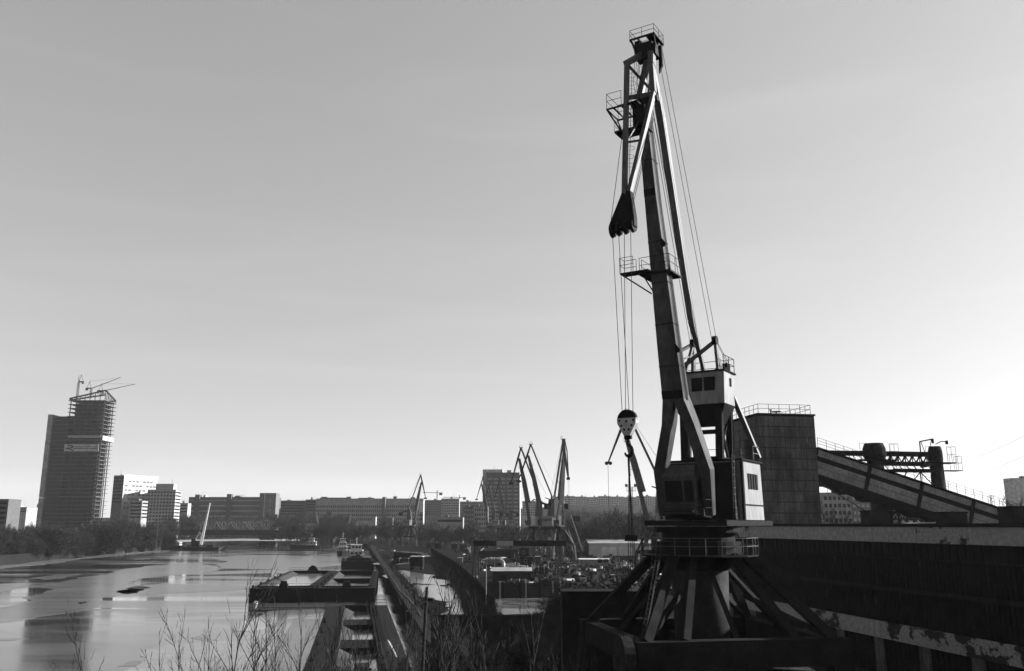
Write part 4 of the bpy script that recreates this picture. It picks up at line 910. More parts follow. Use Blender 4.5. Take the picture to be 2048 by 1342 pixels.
for i in range(8): far_block('apartment_block', nm[i], 'building', xs[i], xs[i+1]-1.5, 992+(i*7%3), 1560+i*12, 18, 'grid', 7, 7, 'facade_mid', vb=1040, group='apartment blocks along the hazy ridge', zb=14)
# tall office slab
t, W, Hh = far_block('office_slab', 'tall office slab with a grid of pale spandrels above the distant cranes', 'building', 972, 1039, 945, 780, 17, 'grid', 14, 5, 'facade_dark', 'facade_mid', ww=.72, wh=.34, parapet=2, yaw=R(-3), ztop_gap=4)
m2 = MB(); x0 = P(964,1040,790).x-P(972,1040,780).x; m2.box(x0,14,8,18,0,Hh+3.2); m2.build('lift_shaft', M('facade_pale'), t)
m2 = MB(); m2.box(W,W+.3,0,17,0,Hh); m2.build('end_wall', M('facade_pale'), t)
m2 = MB(); 
for x in (18,22,26,31): m2.tube((x,6,Hh),(x,6,Hh+3),.12,n=4)
m2.build('antenna', M('dark_steel'), t)
far_block('brick_block', 'dark five-storey block with balconies left of the small distant cranes', 'building', 927, 948, 1013, 680, 12, 'grid', 6, 4, 'brick_dark', 'facade_mid', ww=.5, wh=.3, yaw=0)
far_block('brick_block', 'pale block adjoining the dark balcony block', 'building', 948, 976, 1013, 684, 12, 'grid', 6, 6, 'facade_mid', ww=.5, wh=.45)
far_block('low_hall', 'long low flat hall in front of the apartment blocks, right of the billboard', 'hall', 872, 926, 1034, 660, 14, 'ribbon', 1, 1, 'facade_mid', vb=1046)
# far right high-rise and far left pieces
far_block('high_rise', 'pale hazy high-rise at the right edge of the picture', 'building', 2034, 2090, 956, 800, 14, 'grid', 18, 5, 'facade_pale', 'facade_mid', ww=.14, wh=.99, ztop_gap=6)
far_block('brick_house', 'gabled apartment house seen under the conveyor gallery', 'house', 1650, 1705, 985, 420, 14, 'grid', 6, 6, 'facade_mid', vb=1046)
far_block('brick_house', 'balconied apartment house right of the gabled one under the gallery', 'house', 1707, 1752, 986, 440, 14, 'grid', 6, 5, 'facade_dark', 'facade_mid', vb=1046)
far_block('brick_house', 'distant apartment house behind the lattice trestle', 'house', 1785, 1880, 1005, 520, 14, 'grid', 6, 9, 'facade_mid', vb=1046)
far_block('left_edge_building', 'dark building at the left edge of the picture with rooftop gear', 'building', -90, 12, 998, 620, 16, 'ribbon', 5, 1, 'brick_dark')
far_block('stadium_hall', 'far bright low hall left of the skyscraper', 'hall', 18, 50, 1014, 1250, 30, 'ribbon', 2, 1, 'facade_mid')
far_block('small_tower_block', 'tiny far tower block left of the skyscraper', 'building', 70, 80, 1008, 1400, 18, 'grid', 6, 3, 'facade_mid')
# tower cranes over the apartment blocks
def hammerhead(label, u, vb, vt, u0, u1, d):
    a = P(u, vb, d); hh = P(u, vt, d).z-a.z; t = thing('tower_crane', label, 'tower crane', a, 0, 'distant hammerhead tower cranes')
    m2 = MB(); m2.bar((0,0,0),(0,0,hh+3),1.1); m2.build('mast', M('facade_mid'), t)
    m2 = MB(); x0, x1 = P(u0,vt,d).x-a.x, P(u1,vt,d).x-a.x; m2.bar((x0,0,hh),(x1,0,hh-.4),.7); m2.build('jib', M('facade_mid'), t)
    m2 = MB(); m2.box(x1-5,x1-1,-1,1,hh-3.5,hh-.6); m2.build('counterweight', M('facade_dark'), t)
hammerhead('hammerhead crane with a long level jib right of the lone distant crane', 874, 1000, 985, 845, 886, 1200)
hammerhead('smaller hammerhead crane just left of the apartment range by the office slab', 919, 1003, 994.5, 886, 933, 1250)
# warehouses and sheds in the yard
def shed(name, label, u0, u1, vt, ve, vb, depth, mm='corrugated', front='concrete_dark', gable_w=None, roofm='facade_mid', cat='shed', rot=0):
    a = G(u0, vb); c = G(u1, vb); d = a.y; W = (P(u1, vb, d)-P(u0, vb, d)).x
    ze = P(u0, ve, d).z; zt = P(u0, vt, d).z
    t = thing(name, label, cat, (a.x, d, 0), rot)
    m2 = MB(); m2.box(0,W,0,depth,0,ze); m2.build('wall', M(mm), t)
    m2 = MB(); o = .3; m2.prism([(-o,-o,ze),(-o,depth/2,zt),(-o,depth+o,ze),(-o,depth+o,ze+.15),(-o,depth/2,zt+.15),(-o,-o,ze+.15)],(W+2*o,0,0)); m2.build('roof', M(roofm), t)
    m2 = MB(); m2.prism([(0,0.02,ze),(0,depth/2,zt),(0,depth-.02,ze)],(.1,0,0)); m2.prism([(W,0.02,ze),(W,depth/2,zt),(W,depth-.02,ze)],(-.1,0,0)); m2.build('gable', M(front), t)
    return t, W, ze
t, W, ze = shed('warehouse', 'long pale corrugated warehouse with tall sliding doors left of the nearest crane', 1178, 1330, 1080, 1087, 1113, 22, 'corrugated', 'concrete_dark', cat='warehouse')
for k in range(3): m2 = MB(); m2.box(6+k*8,12.5+k*8,-.15,0,0,ze-1.6); m2.build('door', M('light_panel'), t)
m2 = MB(); m2.box(-.12,0,0.2,21.8,0,ze); m2.build('end_wall', M('wood'), t)
t, W, ze = shed('barn', 'small barn with a bright pitched roof and gambrel end beside the small cranes', 920, 966, 1063, 1072, 1083, 20, 'corrugated', 'wood', roofm='light_panel', cat='barn')
t, W, ze = shed('long_shed', 'long low shed with many small windows behind the bright-roofed barn', 840, 985, 1055, 1062, 1077, 14, 'facade_dark', 'brick_dark', roofm='facade_mid')
for k in range(18): m2 = MB(); m2.box(2+k*W/18.5,4+k*W/18.5,-.1,0,2,4.2); m2.build('window', M('facade_mid'), t)
t, W, ze = shed('brick_shed', 'dark pitched shed behind the long pale warehouse', 1130, 1240, 1064, 1070, 1092, 16, 'brick_dark', 'brick_dark', roofm='facade_dark')
t, W, ze = shed('site_hut', 'low timber hut with a flat bright roof behind the yard fence', 985, 1062, 1137, 1143, 1166, 7, 'wood', 'wood', roofm='facade_mid', cat='hut')
m2 = MB(); m2.box(1.6,3.4,-.06,0,.8,1.9); m2.build('window', M('glass_dark'), t)
t, W, ze = shed('site_cabin', 'white flat-roofed cabin with two dark windows at the right of the yard', 1160, 1218, 1118, 1119.5, 1133, 6, 'white_paint', 'white_paint', roofm='light_panel', cat='cabin')
for k in (.62,.82): m2 = MB(); m2.box(W*k,W*k+1.6,-.06,0,1.3,2.6); m2.build('window', M('glass_dark'), t)
# ================================================================= BRIDGE
bd = 815.0
br = thing('railway_bridge', 'dark low bridge over the river with a pale truss span above its left half', 'bridge', (P(300,1070,bd).x, bd, WZ), R(-3))
def bx(u): return P(u,1070,bd).x-P(300,1070,bd).x
def bz(v): return P(450,v,bd).z-WZ
m_ = MB(); m_.box(-60,bx(680),-3,6,bz(1070),bz(1060)); m_.build('deck', M('dark_steel'), br)
m_ = MB(); m_.rail([(-60,-3,bz(1060)),(bx(680),-3,bz(1060))],h=2.2,r=.12,step=8); m_.build('railing', M('facade_dark'), br)
m_ = MB(); x0, x1 = bx(404), bx(548)
for y in (-2,5):
    m_.bar((x0,y,bz(1040.5)),(x1-6,y,bz(1040.5)),1.0); n = 10; w_ = (x1-x0)/n
    for k in range(n): m_.bar((x0+k*w_,y,bz(1060 if k%2 else 1041)),(x0+(k+1)*w_,y,bz(1041 if k%2 else 1060)),.55); m_.bar((x0+k*w_,y,bz(1060)),(x0+k*w_,y,bz(1041)),.3)
m_.build('truss', M('facade_dark'), br)
for u in (-40, 320, 538, 660):
    if u < 0: continue
    m_ = MB(); x = bx(u)
    for k in range(4): m_.box(x-6+k*3.4,x-4.4+k*3.4,-2.5,5.5,-1,bz(1076))
    m_.box(x-7.5,x+7.5,-3,6,bz(1076),bz(1070)); m_.build('pier', M('concrete_dark'), br)
sn = thing('moored_post', 'thin dark mooring post standing in the water right of the bridge pier', 'post', (P(559,1095,690).x,690,WZ)); m_ = MB(); m_.tube((0,0,-1),(0,0,4),.5,n=6); m_.build('pile', M('wood'), sn)

# ================================================================= VESSELS
def barge(label, p, L_, B_, H_, rz, holds=3, floor='pale_ice', fz=.6, side=1.5, endw=3.0, draft=WZ, group='open barges moored along the quay', clutter=True, seed=0, cb=.7, mach=True):
    # p: near left corner at the water; x across, y away
    t = thing('barge', label, 'barge', (p[0], p[1], draft), rz, group); rn = random.Random(seed)
    m = MB(); 
    m.hexa([(0,.0,-.5),(B_,0,-.5),(B_,endw,-.5),(0,endw,-.5)],[(0,0,H_),(B_,0,H_),(B_,endw,H_),(0,endw,H_)])
    m.box(.0,B_,L_-endw,L_,-.5,H_)
    m.box(0,side,endw,L_-endw,-.5,H_); m.box(B_-side,B_,endw,L_-endw,-.5,H_); m.box(side,B_-side,endw,L_-endw,-.5,fz-.1)
    m.box(-.12,-.01,.2,L_-.2,H_-.35,H_-.15); m.box(.2,B_-.2,-.12,-.01,H_-.35,H_-.15)
    hull = m.build('hull', M('black_steel'), t)
    m = MB(); m.box(side+.02,B_-side-.02,endw+.02,L_-endw-.02,fz-.09,fz); m.build('hold_floor', M(floor), t)
    hl = (L_-2*endw)/holds
    for k in range(1,holds): m = MB(); m.box(side,B_-side,endw+k*hl-cb,endw+k*hl+cb,fz-.05,H_-.05); m.build('cross_beam', M('dark_steel'), t)
    m = MB(); c = .3
    m.box(side-.15,side,endw,L_-endw,H_,H_+c); m.box(B_-side,B_-side+.15,endw,L_-endw,H_,H_+c); m.box(side,B_-side,endw-.15,endw,H_,H_+c); m.box(side,B_-side,L_-endw,L_-endw+.15,H_,H_+c)
    m.build('coaming', M('rust'), t)
    m = MB(); m.hexa([(side,endw,fz),(side+1.6,endw,fz),(side+1.6,L_-endw,fz),(side,L_-endw,fz)],[(side+.01,endw,H_-.02),(side+.03,endw,H_-.02),(side+.03,L_-endw,H_-.02),(side+.01,L_-endw,H_-.02)]); m.build('hold_side', M('house_paint'), t)
    if clutter:
        for k in range(5):
            m = MB(); y = endw*.4+k*(L_-endw)/6; m.tube((.5,y,H_),(.5,y,H_+.6),.22,n=8); m.tube((.5,y+.9,H_),(.5,y+.9,H_+.6),.22,n=8); m.box(.2,.8,y-.3,y+1.2,H_,H_+.08); m.build('bollard', M('dark_steel'), t)
        m = MB(); m.rail([(.1,.1,H_),(B_-.1,.1,H_)],h=1.0,r=.035,step=2.6); m.rail([(.1,L_-.1,H_),(B_-.1,L_-.1,H_)],h=1.0,r=.05,step=2.6); m.build('railing', M('dark_steel'), t)
        m = MB(); x = B_*.45; m.box(x,x+1.8,.8,2.2,H_,H_+.9); m.tube((x+.2,1.5,H_+1.0),(x+1.6,1.5,H_+1.0),.5,n=10); m.build('winch', M('dark_steel'), t)
        if mach: m = MB(); x = B_*.5; pts = [(x-1.6,0),(x+1.6,0),(x+1.3,.9),(x+.7,1.5),(x-.2,1.8),(x-1.0,1.2)]; m.prism([(a,L_-1.8,H_+b) for a,b in pts],(0,1.2,0)); m.build('deck_machinery', M('black_steel'), t)
        m = MB()
        for k in range(3): m.tube((B_-side+.5+.3*k,endw,H_+.25),(B_-side+.5+.3*k,L_-endw,H_+.25),.09,n=5)
        m.build('deck_pipe', M('dark_steel'), t)
    return t
pA = G(497,1206,WZ); aQ = QA
barge('wide open barge with square end and pale ice floor, outermost of the two abreast', pA, 76, 14.2, 3.1, aQ*.75, 1, 'pale_ice', 2.45, 1.5, seed=1)
pB = pA+V((math.cos(aQ*.75),math.sin(aQ*.75),0))*14.4
barge('open barge lying between the outer barge and the quay, hold with dark ice floor', pB, 76, 13.4, 3.0, aQ*.8, 2, 'dark_ice', 1.9, 1.6, seed=2, mach=False)
pC = QR(90,-4.8,WZ)
barge('long narrow barge close below the bank, with two square ice-covered hold floors', pC, 82, 11.0, 2.3, aQ, 3, 'pale_ice', 1.5, 3.2, 2.6, seed=3, cb=4.0, mach=False)
# grounded dark pontoon below the ships
pD = G(682,1138,WZ)
barge('short dark pontoon tied to the quay in front of the moored ships', pD, 30, 13, 3.0, aQ, 1, 'soil', seed=4)
def hullshape(m, L_, B_, H_, n=8, bow=.3):
    rings = []
    for k in range(n+1):
        x = L_*k/n; f = min(1, (k/n)/bow) if k/n < bow else 1; g_ = min(1, (1-k/n)/.12+.55); wd = B_/2*max(.06, math.sin(f*math.pi/2))*min(1,g_); sh = H_*(1+.25*(1-f))
        rings.append([(x,-wd*.8,-.5),(x,wd*.8,-.5),(x,wd,sh),(x,-wd,sh)])
    for a, c in zip(rings[:-1], rings[1:]): m.hexa(a, c)
def ship(label, u, v, L_, B_, H_, rz, decks, funnel=True, name='river_boat', cat='boat', hullm='black_steel'):
    p = G(u, v, WZ); t = thing(name, label, cat, p, rz, 'boats moored on the river'); m = MB(); hullshape(m, L_, B_, H_); m.build('hull', M(hullm), t)
    z = H_
    for i, (x0, x1, wd, hh) in enumerate(decks):
        m = MB(); m.box(L_*x0,L_*x1,-wd/2,wd/2,z,z+hh); m.box(L_*x0-.2,L_*x1+.2,-wd/2-.2,wd/2+.2,z+hh,z+hh+.12); c = m.build('deckhouse', M('ship_white'), t)
        n = max(3,int((x1-x0)*L_/1.9))
        m = MB(); dx = (x1-x0)*L_/n
        for k in range(n):
            m.box(L_*x0+dx*(k+.2),L_*x0+dx*(k+.8),-wd/2-.05,wd/2+.05,z+hh*.45,z+hh*.82)
        for k in range(3): m.box(L_*x0-.06,L_*x0,-wd*.4+k*wd*.3,-wd*.4+k*wd*.3+wd*.2,z+hh*.45,z+hh*.82); m.box(L_*x1,L_*x1+.06,-wd*.4+k*wd*.3,-wd*.4+k*wd*.3+wd*.2,z+hh*.45,z+hh*.82)
        m.build('window', M('glass_dark'), c); z += hh+.12
    x = L_*(decks[-1][0]+decks[-1][1])/2
    m = MB(); m.tube((x,0,z),(x,0,z+3.4),.12,n=5); m.bar((x,-1.2,z+2.2),(x,1.2,z+2.2),.1); m.tube((x+.5,0,z),(x+.5,0,z+1.6),.08,n=4); m.build('mast', M('ship_white'), t)
    if funnel: m = MB(); m.tube((L_*.62,0,H_),(L_*.62,0,H_+3.6),.7,n=10); m.build('funnel', M('dark_steel'), t)
    m = MB(); m.rail([(L_*.05,-B_*.3,H_*1.1),(L_*.25,-B_*.48,H_),(L_*.95,-B_*.45,H_)],r=.04,step=2); m.build('railing', M('ship_white'), t)
    return t
ship('white river boat with a row of wheelhouse windows, nearest of the boats at the quay', 712, 1126, 34, 7.5, 2.6, math.pi/2+QA, [(.12,.7,6.4,2.6),(.15,.4,5.0,2.6)])
ship('small white tugboat with stacked cabins moored beyond the wheelhouse boat', 684, 1112, 26, 6.5, 2.4, math.pi/2+QA, [(.2,.7,5.4,2.4),(.25,.5,4.2,2.4),(.3,.42,3,2)])
ship('distant white tug lying right of the bridge pier', 580, 1098, 22, 6.5, 2.6, R(4), [(.55,.85,4.6,2.6),(.6,.78,3.6,2.4)])
ship('low grey boat beside the quay behind the tug with stacked cabins', 700, 1103, 24, 6.5, 2.2, math.pi/2+QA, [(.3,.8,5,2.2)], False)
ship('dark low hulk moored at the left bank beside the floating crane', 322, 1099.5, 17, 6, 3.0, R(0), [(.2,.8,4.8,2.0)], False, 'moored_hulk', 'boat')
# floating crane
p = G(366,1101,WZ); fc = thing('floating_crane', 'floating crane barge with a long pale jib raised in mid-river', 'floating crane', p, 0)
m_ = MB(); m_.box(0,24,0,9,-.5,2.2); m_.hexa([(24,0,-.5),(24.5,0,-.5),(24.5,9,-.5),(24,9,-.5)],[(24,0,2.2),(28.5,1,2.9),(28.5,8,2.9),(24,9,2.2)]); m_.build('hull', M('black_steel'), fc)
m_ = MB(); m_.hexa([(24.2,-.1,.2),(25,-.1,.2),(25,0,.2),(24.2,0,.2)],[(24.4,-.1,1.9),(28.2,-.1,2.6),(28.2,0,2.6),(24.4,0,1.9)]); m_.build('bow_panel', M('light_panel'), fc)
m_ = MB(); m_.box(5,10,1.5,7.5,2.4,6.4); m_.box(4.4,6,2,7,2.4,7.6); m_.build('machinery_house', M('dark_steel'), fc)
j0, j1 = V((10.5,4,3.5)), V((14.6,4,32.0))
m_ = MB()
for sx in (-1,1):
    for sy in (-1,1): m_.bar(j0+V((sx*.7,sy*.7,0)),j1+V((sx*.2,sy*.2,0)),.34)
for k in range(16):
    a = j0.lerp(j1,k/16); c = j0.lerp(j1,(k+1)/16); s_ = .7-.5*k/16
    m_.bar(a+V((-s_,-s_,0)),c+V((s_,-s_,0)),.2); m_.bar(a+V((s_,s_,0)),c+V((-s_,s_,0)),.2)
m_.build('jib', M('light_panel'), fc)
m_ = MB(); m_.bar((6.5,4,7),(9.2,4,12.5),.5); m_.bar((9.2,4,12.5),(10.5,4,4),.5); m_.bar((8.6,4,12.6),(12,4,9.4),.4); m_.tube((9.2,4,12.5),j1,.05,n=4); m_.build('gantry', M('light_panel'), fc)
m_ = MB()
for k in range(10): x = random.uniform(.5,23); m_.box(x,x+random.uniform(.4,1.6),2,5,2.2,2.2+random.uniform(.4,2.0))
m_.build('deck_gear', M('dark_steel'), fc)
# ice floe buoy
by = thing('mooring_buoy', 'small white buoy floating by the corner of the outer barge', 'buoy', G(511,1209,WZ)); m_ = MB()
for k in range(4): a, c = k*math.pi/5-.4, (k+1)*math.pi/5-.4; m_.tube((0,0,.3+.5*math.sin(a)),(0,0,.3+.5*math.sin(c)),.5*math.cos(a)+.05,.5*math.cos(c)+.05,n=10,cap=False)
m_.build('float', M('ship_white'), by); m_ = MB(); m_.tube((0,0,.3),(0,0,1.3),.06,n=5); m_.build('staff', M('dark_steel'), by)

# ================================================================= QUAY WALL
qw = thing('quay_wall', 'dark sheet-piled quay wall running away along the barges', 'quay wall', QR(78,LQ,0), math.pi/2+QA)
m_ = MB(); L_ = 572
n = 286
for k in range(n): m_.box(k*2,k*2+1.2,.0,.35,WZ-1,-.35); m_.box(k*2+1.2,k*2+2,0,.1,WZ-1,-.35)
m_.build('sheet_pile', M('rust'), qw)
m_ = MB(); m_.box(0,L_,-1.6,.5,-.35,.35); m_.build('capping', M('rust'), qw)
m_ = MB(); rn = random.Random(9)
for k in range(260):
    y = rn.uniform(2,L_-10); r_ = rn.uniform(.15,.5); x = rn.uniform(-3.6,-1.4)
    m_.hexa([(y-r_,x-r_,0),(y+r_,x-r_,0),(y+r_,x+r_,0),(y-r_,x+r_,0)],[(y-r_*.5,x-r_*.4,r_+.3),(y+r_*.6,x-r_*.5,r_+.2),(y+r_*.4,x+r_*.6,r_+.25),(y-r_*.5,x+r_*.5,r_+.35)])
tag(m_.build('rubble', M('concrete'), None), kind='stuff'); rb_ = bpy.data.objects['rubble']; rb_.location = qw.location; rb_.rotation_euler = qw.rotation_euler
tag(rb_, 'broken pale rubble scattered along the top of the quay', 'rubble')
# long rope / kerb along the wall top
hs = thing('quay_hose', 'pale segmented hose snaking along the quay top beside the wall', 'hose', QR(78,LQ,0)); m_ = MB(); pts = []
for u, v in ((842,1232),(834,1217),(816,1196),(800,1182),(790,1166),(778,1146),(762,1122),(752,1106)): g0 = G(u,v,.4); pts.append(g0-hs.location)
m_.path(pts,.09,n=5); m_.build('hose', M('concrete'), hs)

# ================================================================= YARD
def fence_line(name, label, px, h, mm, post_every=3.0, cat='fence', post='dark_steel', jag=.12):
    pts = [G(u, v, 0) for u, v in px]; t = thing(name, label, cat, pts[0]); o = pts[0]; rn = random.Random(len(px))
    for a, c in zip(pts[:-1], pts[1:]):
        n = max(1, int((c-a).length/post_every)); d = (c-a)/n; sd_ = V((-d.y,d.x,0)).normalized()
        for k in range(n):
            p0 = a+d*k-o; p1 = a+d*(k+1)-o; hh = h+rn.uniform(-jag,jag)
            m = MB(); nn = 8
            for j in range(nn): q0 = p0.lerp(p1,j/nn); q1 = p0.lerp(p1,(j+.93)/nn); zt_ = hh+rn.uniform(-jag,jag)*.4; m.hexa([q0,q1,q1+sd_*.06,q0+sd_*.06],[q0+V((0,0,zt_)),q1+V((0,0,zt_)),q1+sd_*.06+V((0,0,zt_)),q0+sd_*.06+V((0,0,zt_))])
            m.build('panel', M(mm), t)
    m = MB()
    for a, c in zip(pts[:-1], pts[1:]):
        n = max(1, int((c-a).length/post_every))
        for k in range(n): q0 = a.lerp(c,k/n)-o; m.box(q0.x-.1,q0.x+.1,q0.y-.25,q0.y-.05,0,h+.15)
        m.bar(a-o+V((0,-.12,h*.8)),c-o+V((0,-.12,h*.8)),.08,.1)
    m.build('post_and_rail', M(post), t); return t
fence_line('plank_fence', 'tall dark plank fence curving from the yard centre down to the icy road', [(862,1108),(880,1120),(905,1138),(930,1162),(952,1186),(972,1212),(990,1232)], 2.7, 'concrete_dark')
fence_line('plank_fence', 'straight dark plank fence in front of the timber hut', [(972,1196),(1040,1196),(1118,1195)], 2.9, 'wood')
for i,u in enumerate((1000,1052,1106)):
    p = G(u,1198,0); t = thing('concrete_post', 'pale concrete post before the straight plank fence, '+('left one below the hut corner','middle one under the hut','right one near the black shed')[i], 'post', p, 0, 'concrete posts at the plank fence')
    m_ = MB(); m_.box(-.14,.14,-.3,-.05,0,3.1); m_.box(-.18,.18,-.34,-.01,3.1,3.25); m_.build('shaft', M('concrete_light'), t)
# yard gantry crane
gy = G(952,1156,0); gt = thing('gantry_crane', 'dark yard gantry crane with a long level girder and one paler panel', 'gantry crane', gy)
def gx(u): return P(u,1100,gy.y).x-gy.x
zg0, zg1 = P(952,1092,gy.y).z, P(952,1081,gy.y).z
m_ = MB(); m_.box(gx(947),gx(1132),-.6,.6,zg0,zg1); m_.build('girder', M('dark_steel'), gt)
m_ = MB(); m_.box(gx(993),gx(1026),-.66,-.605,zg0+.1,zg1-.1); m_.build('panel', M('facade_mid'), gt)
m_ = MB(); m_.rail([(gx(947),-.5,zg1),(gx(1130),-.5,zg1)],h=2.3,r=.05,step=1.6); m_.build('railing', M('facade_dark'), gt)
for u in (952,1116):
    m_ = MB(); x = gx(u); m_.bar((x-.9,0,0),(x-.4,0,zg0),.45); m_.bar((x+.9,0,0),(x+.4,0,zg0),.45); m_.bar((x-.7,0,3),(x+.7,0,3),.25); m_.bar((x,-2.5,0),(x,0,zg0),.4); m_.bar((x,2.5,0),(x,0,zg0),.4); m_.box(x-.5,x+.5,-3.2,3.2,0,.5); m_.build('leg', M('steel_paint'), gt)
# crawler crane with lattice jib
p = G(834,1139,0); ex = thing('crawler_crane', 'dark crawler crane on the icy road with its lattice jib sloping up to the right', 'crawler crane', p)
m_ = MB(); m_.box(-2.0,2.0,-2.2,2.6,1.1,4.0); m_.box(-1.9,-.3,-2.6,-2.2,1.1,3.6); bdy = m_.build('body', M('dark_steel'), ex)
m_ = MB(); m_.box(-1.7,-.5,-2.66,-2.61,2.2,3.3); m_.box(.2,1.8,-2.26,-2.21,2.6,3.6); m_.build('window', M('glass_pale'), bdy)
m_ = MB(); m_.box(-2.05,2.05,-2.25,2.65,4.0,4.2); m_.build('roof', M('light_panel'), bdy)
for s_ in (-1,1): m_ = MB(); m_.prism([(s_*1.6-.4,-2.6,.5),(s_*1.6-.4,-2.2,.05),(s_*1.6-.4,2.2,.05),(s_*1.6-.4,2.6,.5),(s_*1.6-.4,2.2,1.0),(s_*1.6-.4,-2.2,1.0)],(.8,0,0)); m_.build('track', M('tyre'), ex)
e = P(900,1053,p.y+6)-p; a = V((.5,-1.5,2.6)); m_ = MB()
for sy in (-.4,.4):
    m_.bar(a+V((0,sy,0)),e+V((0,sy*.5,0)),.16); m_.bar(a+V((-.5,sy,.6)),e+V((-.25,sy*.5,.3)),.16)
for k in range(22): q0 = a.lerp(e,k/22); q1 = a.lerp(e,(k+1)/22); m_.bar(q0+V((0,-.4,0)),q1+V((-.4,-.4,.45)),.09); m_.bar(q1+V((0,.4,0)),q0+V((-.4,.4,.45)),.09)
m_.build('jib', M('dark_steel'), ex)
m_ = MB(); m_.tube(V((0,1.5,4.1)),e,.04,n=4); m_.tube(V((0,1.5,4.1)),V((-.2,.5,6.0)),.1,n=4); m_.build('stay', M('rope'), ex)
# generic yard things
def crate(name, label, cat, u, v, w_, d_, h_, mm, rz=0.0, z=0.0, group=None, ribs=True, win=None, top=None):
    p = G(u, v, 0)+V((0,0,z)); t = thing(name, label, cat, p, rz, group)
    m = MB(); m.box(-w_/2,w_/2,0,d_,.12,h_); b_ = m.build('body', M(mm), t)
    if ribs:
        m = MB(); n = int(w_/.55)
        for k in range(n): x = -w_/2+w_*(k+.3)/n; m.box(x,x+w_/n*.4,-.06,0,.3,h_-.2)
        m.box(-w_/2-.03,w_/2+.03,-.09,0,h_-.18,h_+.02); m.box(-w_/2-.03,w_/2+.03,-.09,0,0,.25); m.build('corrugation', M(mm), b_)
    if top: m = MB(); m.box(-w_/2-.1,w_/2+.1,-.12,d_+.1,h_,h_+.14); m.build('roof', M(top), t)
    if win:
        for (x0,x1,z0,z1) in win:
            m = MB(); m.box(x0-.12,x1+.12,-.12,-.061,z0-.12,z1+.12); f_ = m.build('window_frame', M('white_paint'), t); m = MB(); m.box(x0,x1,-.15,-.12,z0,z1); m.build('pane', M('glass_dark'), f_)
    return t
rows = [('container','dark container at the left end of the row behind the crawler crane jib','container',858,1096),('container','dark container second from the left in the row beyond the plank fence','container',875,1097),
 ('container','dark container third from the left in the row beyond the plank fence','container',892,1098),('container','dark container fourth from the left in the row beyond the plank fence','container',909,1099),('container','dark container at the right end of the row beyond the plank fence','container',927,1100)]
for i,(n_,l_,c_,u,v) in enumerate(rows): crate(n_, l_, c_, u, v, 3.6, 2.5, 3.2, ('rust','dark_steel','brick_dark','rust','dark_steel')[i], group='dark containers beyond the plank fence')
crate('container','long dark container under the left half of the gantry girder','container',985,1116,16,2.6,3.0,'dark_steel')
crate('container','rusty long container left of the stacked cabins','container',1020,1113,7,2.6,3.2,'rust')
crate('stacked_cabin','lower black cabin of the stack with a white framed window','cabin',1052,1132,4.2,3.4,2.9,'black_steel',ribs=False,win=[(-.5,.3,1.1,2.3)],top='roof_felt')
crate('stacked_cabin','upper black cabin standing on the other black cabin, white framed window','cabin',1048,1132,3.4,3.2,2.9,'black_steel',z=3.1,ribs=False,win=[(-.4,.3,1.0,2.1)],top='roof_felt')
crate('steel_box','pale upright box beside the stacked black cabins','box',1076,1130,2.0,1.6,2.9,'house_paint',ribs=False,top='light_panel')
crate('steel_box','small white box left of the tarpaulin heap','box',920,1127,1.9,1.5,2.0,'white_paint',ribs=False,top='light_panel')
crate('container','white site container with a rail roof at the foot of the bright barn','container',913,1088,5.0,2.4,2.6,'white_paint',win=[(-1,.0,1,1.9)])
crate('container','pale container left of the bright barn among dark ones','container',890,1089,4.5,2.4,2.2,'light_panel')
crate('container','white box trailer beyond the crawler crane','trailer',802,1089,5.5,2.4,2.8,'house_paint')
crate('container','dark container right of the crane legs in front of the pale warehouse','container',1150,1116,7,2.5,2.6,'rust')
crate('container','low pale container between the pale warehouse and the white cabin','container',1250,1122,9,2.5,2.0,'house_paint')
crate('dark_shed','large black shed with a flat top at the foot of the nearest crane','shed',1196,1420,7.0,9,9.0,'black_steel',ribs=True)
ds = bpy.data.objects['dark_shed']; ds.location = P(1222,1050,74)-V((0,0,14)); ds.scale = (1.18,.35,.965)
# tarpaulin heaps
def heap(label, u, v, w_, h_, d_, mm='tarp', seed=0, name='tarpaulin_heap', cat='heap'):
    p = G(u, v, 0); t = thing(name, label, cat, p); rn = random.Random(seed); m = MB(); nx, ny = 14, 7; hs_ = {}
    for i in range(nx+1):
        for j in range(ny+1):
            fx, fy = i/nx, j/ny; e_ = max(0, 1-abs(2*fx-1)**3)*max(0, 1-abs(2*fy-1)**4); hs_[i,j] = V((w_*(fx-.5), d_*fy, h_*e_**.5*(.85+rn.uniform(-.12,.12))+(.02 if e_ else -.02)))
    for i in range(nx):
        for j in range(ny): m.face([hs_[i,j],hs_[i+1,j],hs_[i+1,j+1],hs_[i,j+1]])
    m.build('cover', M(mm), t)
    m = MB()
    for i in (4,8,11): m.path([hs_[i,j]+V((0,0,.05)) for j in range(ny+1)],.06,n=4)
    m.build('strap', M('light_panel'), t); return t
heap('big arched heap under a creased grey tarpaulin behind the timber hut', 985, 1131, 9.5, 3.0, 6, seed=1)
heap('small crumpled pale tarpaulin heap left of the big arched one', 962, 1133, 3.4, 1.8, 3, 'house_paint', 2)
heap('dark low heap right of the timber hut', 1086, 1150, 6, 2.6, 4, 'rust', 3)
heap('dark scrap heap beside the plank fence end', 1035, 1170, 7, 1.4, 3, 'rust', 4, 'scrap_heap')
heap('grey covered heap at the far right of the yard below the white cabin', 1250, 1140, 5, 1.7, 3, 'tarp', 5)
heap('low dark spoil heap beside the crawler crane', 812, 1124, 12, 1.6, 5, 'soil', 6, 'spoil_heap')
rn = random.Random(31); m_ = MB()
